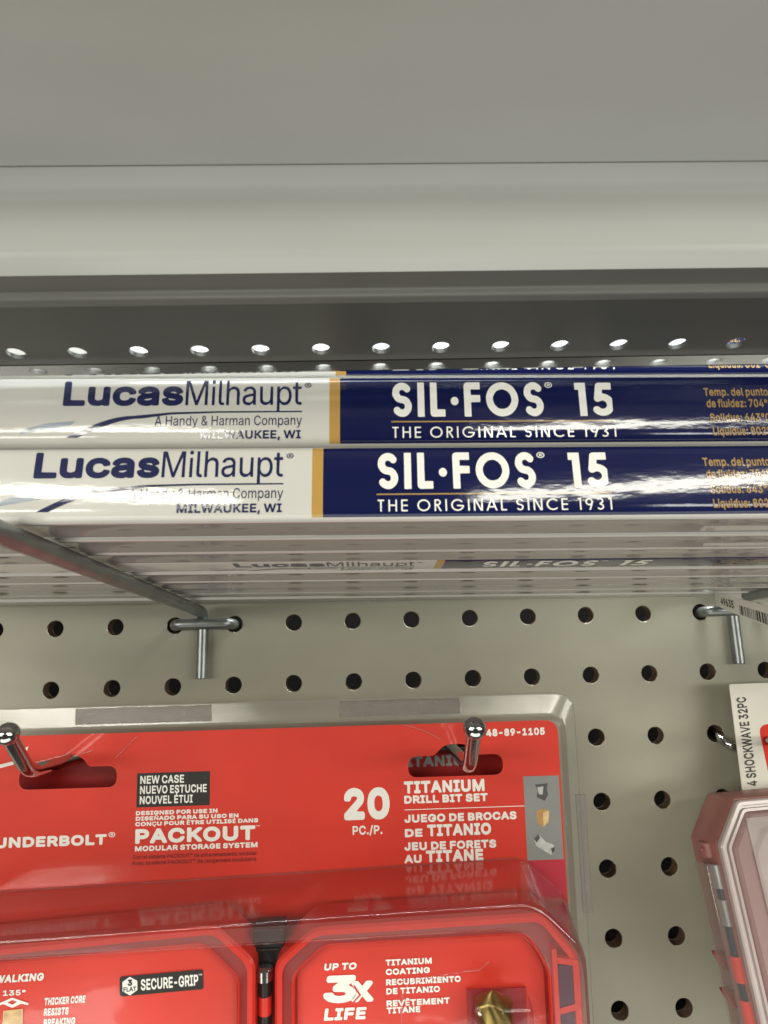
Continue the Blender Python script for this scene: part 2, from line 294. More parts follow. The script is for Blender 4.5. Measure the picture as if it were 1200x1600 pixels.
G['B'] = {
65: [1.111,[9,0,-1,4,-3,12,81,196,89,200,125,199,132,192,212,16,214,8,212,4,205,0,169,1,165,5,145,49,69,50,65,48,45,4,37,0],[84,92,89,90,127,92,105,143]],
66: [1.059,[28,0,20,2,16,12,16,188,19,196,28,200,116,200,140,196,164,184,178,168,185,148,182,124,168,104,184,89,192,72,193,48,184,28,164,11,136,2],[65,44,68,40,128,42,136,45,144,52,146,64,136,75,124,80,68,82,65,80,65,76],[65,124,68,121,120,123,135,132,138,144,132,153,120,158,68,160,65,156]],
67: [1.178,[88,1,64,9,44,21,28,38,18,54,10,78,8,98,10,122,16,142,24,157,36,171,52,184,72,194,96,201,120,202,144,200,164,194,188,182,204,166,216,142,218,134,216,127,208,123,176,124,162,146,148,155,124,161,96,158,76,148,62,130,56,106,59,78,64,66,76,52,88,45,104,40,128,39,148,45,161,54,173,74,180,77,212,76,218,70,215,54,208,40,196,26,168,7,132,-2,108,-2]],
68: [1.161,[28,0,20,2,16,12,16,188,19,196,28,200,124,198,160,188,184,172,195,160,204,144,213,112,213,88,209,68,200,48,191,36,168,17,136,4,108,0],[65,44,68,40,116,42,136,48,153,60,163,80,165,108,160,128,148,145,136,152,116,158,68,160,65,156]],
69: [0.977,[28,0,20,2,16,12,16,188,19,196,28,200,168,199,172,195,174,188,174,168,168,161,68,160,65,156,65,124,68,121,156,121,164,117,167,108,166,88,160,82,66,80,65,44,68,40,168,40,175,32,173,4,164,0]],
70: [0.958,[28,0,20,2,16,12,16,188,19,196,28,200,160,200,168,198,172,192,172,168,164,160,68,160,65,156,65,120,156,118,162,112,162,88,160,83,152,78,68,78,65,76,65,12,63,4,56,0]],
71: [1.201,[88,1,64,9,44,21,28,37,18,54,10,78,8,98,10,122,16,142,24,157,36,172,52,185,72,195,92,200,116,202,140,201,164,194,187,182,204,166,217,142,219,134,216,126,208,123,176,124,160,146,144,157,120,161,96,158,76,148,62,130,56,102,60,75,70,58,88,45,112,39,136,41,148,44,160,52,168,62,170,70,124,70,117,74,114,82,115,102,120,109,212,110,216,109,220,102,220,74,216,54,200,28,188,18,168,7,152,1,128,-2]],
72: [1.193,[28,0,20,2,16,12,16,188,19,196,28,200,56,200,63,196,65,188,65,128,65,124,68,122,160,122,163,128,163,188,165,196,172,200,200,200,208,197,211,188,211,12,208,3,200,0,172,0,165,4,163,12,163,80,160,82,68,82,65,80,65,12,63,4,56,0]],
73: [0.716,[16,0,8,2,4,8,6,36,12,40,40,40,42,44,42,156,40,160,12,160,6,164,4,188,6,196,16,200,124,199,128,192,127,164,120,160,92,160,90,156,90,44,92,40,120,40,127,36,129,12,127,4,120,0]],
74: [0.928,[53,1,29,13,13,30,6,50,5,74,13,81,45,81,53,74,54,54,58,46,64,42,85,38,97,40,104,46,110,62,110,194,113,198,121,200,153,199,158,190,158,62,155,42,150,30,135,14,109,1,81,-2]],
75: [1.083,[28,0,20,2,16,12,16,188,19,196,28,200,56,200,63,196,65,188,65,128,68,123,156,199,196,200,204,197,207,192,204,183,122,112,205,16,207,8,205,4,196,0,160,1,88,80,84,81,65,64,65,12,63,4,56,0]],
76: [0.920,[28,0,20,2,17,8,17,192,24,200,56,200,65,192,65,44,68,40,161,40,167,36,169,32,169,8,167,4,160,0]],
77: [1.438,[28,0,20,2,16,12,16,188,20,198,28,200,64,200,75,196,136,68,140,68,202,196,212,200,252,200,258,196,260,188,260,12,256,2,248,0,220,0,212,7,212,100,208,106,158,4,152,0,120,2,64,112,63,8,56,0]],
78: [1.207,[28,0,20,2,16,12,16,188,19,196,28,200,60,200,68,196,164,74,166,192,168,197,176,200,204,200,212,196,214,188,214,12,212,4,204,0,168,0,164,2,68,123,65,116,65,8,63,4,56,0]],
79: [1.229,[88,1,64,9,44,21,28,38,18,54,10,78,8,98,10,122,14,138,22,154,36,171,52,184,72,194,92,200,116,202,140,201,164,194,184,184,197,174,211,158,219,142,225,122,227,102,225,78,219,58,200,29,184,16,164,6,128,-2],[97,42,120,39,144,43,164,56,175,74,179,102,175,126,164,144,144,157,116,161,92,157,72,144,60,126,56,102,60,74,74,54]],
80: [1.034,[28,0,20,2,16,12,16,188,19,196,28,200,116,199,144,194,164,184,180,167,189,144,189,120,178,96,164,82,140,71,116,66,65,64,65,12,63,4,56,0],[65,108,68,106,108,106,128,111,136,116,140,124,142,136,140,144,132,153,120,158,68,160,65,156]],
81: [1.229,[180,-17,172,-16,156,1,152,2,132,-2,108,-2,72,6,44,21,21,47,10,79,8,99,10,123,23,155,35,171,52,184,72,194,92,200,116,202,140,201,164,194,184,184,200,171,212,155,225,123,226,87,218,55,208,38,193,23,214,-1,216,-9,208,-17],[111,39,120,39,98,63,99,71,103,75,140,76,160,58,164,56,174,71,178,87,178,115,170,135,155,151,132,160,104,160,80,151,65,135,57,115,57,87,66,63,84,47]],
82: [1.043,[28,0,20,2,16,12,16,188,19,196,28,200,116,200,144,194,165,184,176,174,185,160,190,144,190,128,186,112,180,100,168,88,156,80,156,76,196,16,198,8,196,4,188,0,152,0,147,4,104,68,68,70,65,68,65,12,63,4,56,0],[65,112,68,110,108,110,128,114,140,124,142,132,140,144,132,154,120,158,68,160,65,156]],
83: [1.038,[67,0,39,10,21,25,12,37,8,49,7,61,11,66,19,68,51,67,59,51,66,45,79,40,95,37,115,39,131,44,140,53,142,61,139,66,127,73,59,91,31,105,20,117,14,133,13,149,17,161,24,173,35,184,51,193,67,198,107,202,143,195,163,185,178,169,186,149,186,141,183,136,175,134,147,134,141,137,136,149,131,154,119,160,103,162,87,161,71,156,62,149,61,141,63,137,75,130,143,112,171,97,182,85,188,73,190,57,186,41,180,29,171,19,143,3,107,-3]],
84: [1.043,[88,0,80,1,75,8,75,156,72,160,16,160,8,162,4,168,4,192,6,196,16,200,188,199,192,195,194,188,193,168,188,161,124,159,123,8,116,0]],
85: [1.194,[80,1,56,10,40,20,28,33,19,53,16,73,16,189,20,197,24,200,56,200,64,193,66,65,72,53,80,46,96,40,112,38,132,40,144,45,155,53,162,65,164,195,172,200,200,200,208,197,211,189,211,69,209,53,202,37,192,25,180,15,152,2,116,-3]],
86: [1.111,[93,0,85,1,80,8,-1,184,-3,192,-1,196,9,200,37,200,45,196,105,59,166,196,173,200,209,198,214,192,212,184,130,4,125,0]],
87: [1.566,[69,0,61,3,58,8,-3,188,1,198,5,200,37,200,44,196,85,70,125,192,129,198,165,200,175,196,217,71,258,196,261,199,269,200,297,200,303,196,305,192,303,184,241,4,233,0,201,0,193,4,153,119,149,120,109,4,101,0]],
88: [1.099,[10,0,0,4,-2,8,0,16,73,100,74,104,5,184,3,192,6,197,14,200,50,199,102,138,106,136,158,197,166,200,198,200,204,196,206,192,204,184,135,104,209,16,210,8,209,4,202,0,170,0,162,2,106,68,102,67,46,2]],
89: [1.094,[93,0,85,1,80,8,79,80,-1,184,-3,192,-1,196,5,200,45,199,105,124,161,197,169,200,205,199,210,192,208,184,128,80,128,12,126,4,117,0]],
90: [1.020,[20,0,12,3,9,8,10,32,116,156,112,160,16,160,8,168,8,192,10,196,20,200,180,199,184,192,183,168,77,44,80,40,180,39,186,32,184,4,176,0]],
97: [0.912,[43,1,19,13,9,25,5,37,4,57,11,73,25,85,47,93,43,97,11,106,8,113,13,125,23,136,35,145,67,155,87,156,107,154,135,144,150,129,157,109,157,5,151,1,123,0,118,1,111,7,95,0,75,-3],[65,37,83,37,98,41,108,49,111,61,107,63,75,59,55,54,51,49,51,45,55,40],[44,97,47,94,51,94,103,100,108,101,111,105,107,111,99,115,79,117,63,112,51,100]],
98: [0.989,[21,0,17,2,13,9,14,193,21,200,53,199,60,193,61,146,85,155,117,155,141,147,161,132,172,117,179,101,181,85,181,61,175,41,165,26,149,11,133,3,113,-2,93,-3,77,0,61,8,49,0],[90,37,105,37,117,41,126,49,133,65,134,81,131,97,121,109,109,115,93,117,77,112,65,101,61,89,60,69,65,53,77,41]],
99: [0.926,[65,0,49,6,33,16,21,28,13,41,7,57,5,77,7,93,13,112,21,125,33,137,49,147,65,153,101,156,121,152,137,146,150,137,161,125,169,109,166,101,133,93,125,97,121,105,109,114,93,117,77,115,65,108,57,97,53,81,55,61,65,45,81,37,97,37,109,39,118,45,126,57,133,61,165,55,169,49,167,37,159,25,149,15,125,2,97,-3]],
100: [0.989,[61,0,45,7,30,17,19,29,11,45,6,65,5,85,8,101,15,117,33,139,45,147,61,153,77,156,97,155,109,153,125,146,127,149,127,189,129,196,137,200,169,198,174,189,172,5,165,0,137,0,125,7,112,1,97,-2,77,-3],[83,37,101,38,113,43,122,53,126,65,127,81,124,97,115,109,101,116,85,116,69,112,58,101,54,89,53,69,58,53,69,42]],
101: [0.944,[65,0,49,6,33,16,21,28,13,41,7,57,5,77,7,93,11,109,29,134,41,143,57,151,73,155,93,156,113,154,129,149,145,140,160,125,169,107,173,85,173,69,169,62,136,57,165,51,170,45,169,36,163,25,153,15,129,3,101,-3],[84,37,101,37,113,40,133,57,125,60,57,60,55,57,64,45],[57,101,61,98,117,98,122,101,109,113,89,117,71,113]],
102: [0.614,[37,0,29,3,26,8,25,115,1,116,-5,120,-6,148,1,154,25,155,26,172,31,184,49,200,77,207,109,204,117,196,109,171,101,166,77,166,73,160,73,155,77,154,101,154,107,152,110,144,110,128,109,120,105,117,73,115,72,8,65,0]],
103: [0.991,[61,-50,37,-41,21,-29,13,-17,13,-11,17,-6,45,6,73,-12,89,-14,105,-13,122,-5,127,3,126,11,101,3,69,3,45,10,25,25,12,43,6,67,7,95,16,119,25,131,37,142,65,154,97,155,113,152,125,146,137,154,169,153,174,143,174,7,172,-9,167,-21,149,-39,125,-49,93,-53],[76,43,89,41,105,43,117,50,124,59,127,75,126,91,121,103,109,113,93,117,77,115,65,109,57,99,53,83,55,63,62,51]],
104: [0.958,[25,0,17,2,13,8,13,192,21,200,53,200,60,192,61,147,85,155,117,155,141,146,159,128,164,116,167,100,167,8,165,4,157,0,129,0,122,4,120,12,120,100,116,108,109,113,89,116,73,112,62,100,60,12,58,4,49,0]],
105: [0.422,[24,0,16,3,13,8,13,144,16,151,20,154,52,154,56,152,60,144,60,8,52,0],[24,159,13,168,9,176,8,184,12,193,20,201,32,205,44,205,56,199,63,192,65,184,65,176,61,168,48,158,36,157]],
106: [0.422,[-2,-50,-10,-48,-14,-42,-14,-18,-6,-11,10,-9,13,-2,13,146,18,152,29,158,20,162,11,170,9,186,12,194,21,202,30,205,42,205,58,198,64,190,65,182,64,174,59,166,44,158,58,151,60,146,59,-10,51,-30,38,-42,22,-48]],
107: [0.893,[25,0,15,4,13,12,13,188,15,196,25,200,49,200,58,196,60,188,61,105,121,153,157,154,165,152,169,144,165,137,106,88,105,84,172,16,174,8,172,4,165,0,125,1,69,57,65,58,60,52,60,12,58,4,49,0]],
108: [0.471,[37,3,21,15,13,35,13,191,17,198,21,200,53,200,59,195,61,39,77,39,81,37,90,11,86,3,77,0,53,0]],
109: [1.398,[25,0,17,2,13,8,13,144,17,152,49,154,61,147,81,155,105,156,125,150,141,138,153,147,169,154,201,156,229,148,241,138,249,128,253,116,255,100,255,8,249,1,217,0,210,4,208,12,208,104,201,113,185,117,169,114,159,104,158,12,156,4,145,0,121,0,113,4,111,12,111,104,105,112,89,117,70,112,61,100,60,12,58,4,49,0]],
110: [0.957,[25,0,17,2,13,8,13,144,17,152,21,154,49,154,61,146,85,155,109,156,133,150,149,140,161,124,167,104,167,12,165,4,157,0,133,0,122,4,120,12,120,100,116,108,109,113,89,116,73,112,62,100,60,12,58,4,49,0]],
111: [0.969,[65,0,49,6,33,16,21,28,13,41,7,57,5,77,7,93,13,112,21,125,33,137,49,147,65,153,101,156,121,152,137,146,161,126,174,101,177,69,170,41,153,19,129,4,101,-3],[83,37,97,37,112,41,122,49,128,61,130,81,126,97,117,109,105,115,89,117,73,113,61,104,54,89,53,69,58,53,69,42]],
112: [0.989,[25,-50,17,-48,13,-42,15,150,21,154,49,154,53,153,61,146,81,154,109,156,129,152,149,142,170,122,180,94,181,62,171,34,162,22,149,11,125,0,109,-3,89,-2,61,7,60,-42,58,-46,49,-50],[87,38,105,37,117,41,126,50,132,62,134,82,130,98,121,109,109,115,93,117,77,112,69,106,62,94,60,74,63,58,73,44]],
113: [0.989,[137,-50,129,-47,127,-42,127,6,125,7,113,1,97,-2,77,-3,61,0,45,7,33,14,21,27,12,42,7,58,5,74,10,106,25,131,37,142,51,150,69,155,85,156,105,154,125,146,137,154,165,154,172,150,174,-42,172,-46,165,-50],[80,38,97,37,109,41,119,50,125,62,127,82,123,98,117,107,105,114,89,117,73,114,62,106,55,94,53,74,56,58,65,45]],
114: [0.626,[25,0,17,2,13,8,14,148,21,154,49,154,61,148,85,156,105,156,113,154,117,144,117,124,113,116,77,113,67,108,61,100,60,12,58,4,49,0]],
115: [0.859,[50,1,30,9,16,21,6,41,10,51,42,58,50,53,58,41,78,36,102,40,107,45,107,49,98,54,46,65,26,76,17,85,12,97,11,113,15,125,22,134,34,144,62,154,98,155,126,147,139,137,150,121,152,109,146,103,118,98,111,101,102,113,86,118,70,116,58,109,60,105,66,102,118,90,142,78,150,69,155,57,155,41,151,29,137,13,112,1,82,-3]],
116: [0.556,[49,2,29,15,20,31,18,115,-3,118,-7,127,-7,147,-5,151,1,154,17,155,19,179,21,183,29,187,61,185,65,179,65,159,67,155,93,154,99,147,100,127,97,119,93,116,66,115,65,47,69,38,89,39,97,35,103,15,103,7,97,1,85,-1,65,-1]],
117: [0.958,[53,2,41,7,29,17,19,30,15,42,13,142,15,150,25,154,49,154,58,150,60,142,61,54,70,42,89,38,109,43,119,54,120,142,122,150,129,154,161,153,165,150,167,142,167,10,165,4,157,0,129,0,121,8,89,-1,73,-2]],
118: [0.912,[74,0,66,2,62,8,-1,140,-2,148,6,154,38,154,43,152,86,60,128,152,138,154,170,152,173,148,173,140,108,4,102,0]],
119: [1.304,[64,0,56,1,51,8,1,140,1,148,4,152,36,154,45,152,72,78,76,73,102,148,108,154,140,154,148,149,176,72,204,151,212,154,240,154,248,150,249,140,196,3,188,0,164,0,154,4,124,83,95,4,88,0]],
120: [0.889,[11,0,1,4,-1,8,1,16,54,80,4,140,3,148,6,152,11,154,47,154,83,111,119,153,155,154,161,152,164,148,164,140,114,80,114,76,165,16,167,8,165,4,159,0,123,1,83,47,47,3,39,0]],
121: [0.912,[18,-48,14,-46,11,-39,18,-15,26,-10,42,-12,50,-9,60,9,-2,141,-1,149,3,153,10,154,38,154,46,149,86,60,126,149,134,154,166,154,170,152,172,149,173,141,91,-27,78,-41,62,-48,42,-51]],
122: [0.892,[20,0,12,2,9,8,10,32,87,112,84,114,16,115,11,124,11,144,15,152,24,154,144,154,153,152,156,144,156,127,153,120,81,44,80,40,152,39,159,32,157,4,148,0]],
232: [0.944,[65,0,41,10,20,29,13,41,7,57,5,85,11,109,25,130,41,143,70,157,41,193,41,201,49,207,81,207,89,201,111,165,110,157,113,154,141,142,161,123,171,101,173,69,169,62,165,60,136,57,165,51,170,45,169,37,163,25,145,10,129,3,109,-2,85,-3],[84,37,101,37,113,40,133,57,125,60,57,60,55,57,64,45],[57,101,61,98,117,98,122,101,109,113,89,117,71,113]],
48: [1.052,[71,2,53,10,39,20,27,35,20,50,13,74,11,98,12,122,17,142,25,162,34,174,46,186,59,194,91,202,111,202,131,198,147,190,163,178,174,162,181,146,186,126,188,102,187,78,183,58,167,27,155,15,139,6,107,-2],[99,38,118,42,131,54,139,74,141,102,139,126,131,146,119,158,99,163,83,159,68,146,61,126,58,102,61,74,69,54,83,41]],
49: [1.052,[36,0,28,2,24,8,24,32,28,37,36,39,83,40,84,144,83,148,80,150,44,128,36,127,32,129,28,136,28,164,32,169,84,199,124,200,129,196,131,188,131,40,176,39,182,32,182,8,180,3,172,0]],
50: [1.052,[30,0,22,2,18,8,20,32,116,116,127,128,131,140,130,148,122,157,106,162,90,162,78,158,70,152,62,130,54,128,26,128,21,132,19,140,20,152,27,168,37,180,50,190,66,197,82,201,118,201,134,197,150,189,165,176,174,160,178,140,175,124,169,112,156,96,98,44,98,41,174,40,181,32,179,4,170,0]],
51: [1.052,[65,1,41,10,21,26,14,38,10,50,9,58,13,65,17,66,49,67,57,62,61,50,69,43,81,39,97,38,113,40,127,46,133,54,134,66,129,76,117,83,101,87,69,88,61,91,59,98,61,122,100,158,93,160,25,162,21,170,21,194,29,200,169,198,174,190,173,169,123,122,153,110,165,101,175,90,180,78,183,62,177,37,161,18,133,3,97,-2]],
52: [1.052,[127,0,119,1,115,5,114,32,111,37,15,38,11,40,7,48,9,72,99,194,107,200,139,200,145,196,147,188,68,80,71,78,111,78,114,80,116,128,123,132,151,132,159,128,161,124,161,80,163,78,187,76,192,68,192,48,189,40,183,37,162,36,159,4,151,0]],
53: [1.052,[68,1,44,12,28,25,18,46,18,62,24,66,56,66,62,62,67,50,76,42,88,38,104,38,117,42,128,50,134,62,134,74,124,89,104,97,80,96,56,87,28,89,22,94,20,102,33,194,36,198,44,200,164,200,168,197,171,190,171,170,167,162,76,160,72,138,72,134,96,138,124,135,144,128,160,117,173,102,181,82,181,58,175,38,158,18,132,3,100,-2]],
54: [1.052,[74,1,46,14,34,24,26,36,18,62,18,74,22,90,41,122,105,198,110,200,146,199,151,194,151,186,106,134,110,131,142,124,154,117,167,106,175,94,180,78,181,58,178,46,163,22,138,5,110,-2],[93,38,106,38,118,41,131,54,134,62,133,74,129,82,118,90,102,94,86,92,74,86,68,78,65,62,70,50,80,42]],
55: [1.052,[45,0,35,4,33,8,35,16,123,156,121,160,25,160,18,168,18,192,19,196,29,200,177,198,182,192,181,164,81,5,73,0]],
56: [1.052,[69,1,49,8,33,18,22,30,14,46,13,62,17,78,25,91,41,106,29,118,23,130,21,146,23,158,28,170,37,181,61,196,77,200,97,202,133,197,149,190,161,182,171,170,176,158,178,146,176,130,170,118,158,106,173,93,182,78,186,58,184,42,177,30,169,20,157,11,141,4,109,-2],[95,38,117,39,131,46,138,58,135,70,121,79,105,83,85,82,69,74,61,62,64,50,77,41],[82,126,101,122,121,128,130,138,129,150,121,158,109,162,93,162,81,159,73,154,69,142,73,132]],
57: [1.052,[58,0,49,4,48,8,49,16,94,68,58,76,42,85,31,96,22,112,19,124,18,140,22,156,28,168,38,180,50,189,66,197,98,202,118,201,134,197,158,183,175,160,180,148,181,132,176,108,154,72,94,2],[86,108,98,106,113,108,122,112,130,120,134,128,134,140,130,149,123,156,110,162,94,162,82,159,70,150,65,136,67,124,74,115]],
46: [0.468,[28,1,17,10,13,18,13,30,16,38,28,48,40,51,52,49,64,43,70,34,72,26,67,10,52,0,40,-1]],
44: [0.468,[19,-42,9,-38,7,-30,22,42,31,45,59,45,67,43,70,34,45,-38,39,-42]],
45: [1.052,[52,66,44,69,40,74,40,98,48,106,148,106,156,103,158,98,158,74,152,67]],
38: [1.040,[57,1,37,9,21,20,11,34,6,50,6,66,12,82,22,94,43,110,31,126,25,138,23,150,25,164,37,184,57,196,81,201,113,198,129,192,141,182,149,170,153,154,150,138,143,126,113,102,141,75,145,94,149,98,177,99,185,98,190,90,188,70,175,42,201,15,202,6,193,0,161,0,155,2,145,11,101,-2,77,-2],[73,38,93,37,110,42,109,46,73,78,57,66,53,58,57,46],[81,134,85,134,102,146,105,154,101,160,85,163,73,158,71,154,72,146]],
47: [0.604,[0,-25,-3,-15,69,201,76,208,108,207,113,201,112,194,40,-21,32,-27,4,-27]],
58: [0.468,[28,1,17,10,13,18,13,30,16,38,28,48,40,51,52,49,64,43,70,34,72,26,67,10,52,0,40,-1],[32,97,20,104,13,114,12,126,15,134,24,143,36,147,48,148,60,143,68,135,72,126,69,110,62,102,52,97]],
176: [0.751,[49,103,29,113,13,132,9,152,15,172,29,188,53,200,81,201,105,192,119,180,128,164,130,144,124,128,109,112,93,104,69,100],[60,140,73,138,81,141,87,148,86,156,73,163,57,159,53,155,52,148]],
174: [1.074,[72,46,52,53,38,62,24,74,13,90,6,106,4,122,7,142,15,158,24,171,40,184,60,195,80,200,100,202,124,200,144,194,160,186,184,166,197,142,199,114,196,102,189,86,168,63,140,48,108,42],[95,82,100,79,115,82,100,102,98,86],[60,94,60,151,49,138,46,122,50,106],[144,102,148,98,154,106,158,118,156,134,148,146,146,146,146,126,139,114]],
8482: [0.989,[38,115,30,118,26,123,26,168,10,170,3,175,2,191,6,198,14,200,74,200,82,197,90,200,110,199,115,195,130,167,134,169,150,198,174,200,182,195,183,127,182,120,178,116,158,115,146,124,138,116,126,115,115,123,114,128,111,119,106,116,86,116,79,123,79,167,78,170,66,170,61,167,61,127,59,119,54,116]],
209: [1.207,[28,0,20,2,16,12,16,188,19,196,28,200,60,200,68,196,164,74,166,192,168,197,176,200,204,200,212,196,214,188,214,12,212,4,204,0,168,0,164,2,68,123,65,116,65,8,63,4,56,0],[132,204,100,212,92,204,68,205,62,212,64,228,72,241,88,249,104,248,128,240,137,248,162,248,169,240,167,228,161,216,148,206]],
199: [1.178,[104,-52,96,-50,91,-44,91,-28,97,-20,96,-1,72,5,52,16,36,28,21,48,10,76,8,112,12,132,21,152,33,168,46,180,64,191,84,198,108,202,132,202,164,194,192,178,204,166,212,152,218,136,217,128,208,123,176,124,171,128,163,144,144,157,116,161,91,156,72,144,63,132,58,120,56,92,59,76,65,64,76,52,88,45,104,40,120,39,140,42,154,48,164,57,171,72,176,76,212,76,217,72,218,64,210,44,196,25,180,13,153,0,160,-8,163,-20,161,-32,156,-40,148,-46,136,-50]],
202: [0.977,[28,0,20,2,17,8,17,192,24,200,36,200,40,204,38,212,40,217,76,250,84,253,112,252,152,216,154,212,152,200,164,200,172,196,174,168,172,164,164,160,68,160,65,156,65,124,68,121,160,120,166,112,166,88,164,84,156,81,66,80,65,44,68,40,168,40,175,32,175,8,172,3,164,0],[83,204,84,200,88,200,108,200,109,204,96,216]],
201: [0.977,[28,0,20,2,17,8,17,192,24,200,72,200,75,212,100,252,140,251,144,248,145,240,116,204,116,200,168,199,174,192,172,164,164,160,68,160,65,156,65,124,68,121,160,120,166,112,166,88,164,84,156,81,66,80,65,44,68,40,168,40,175,32,175,8,172,3,164,0]],
}
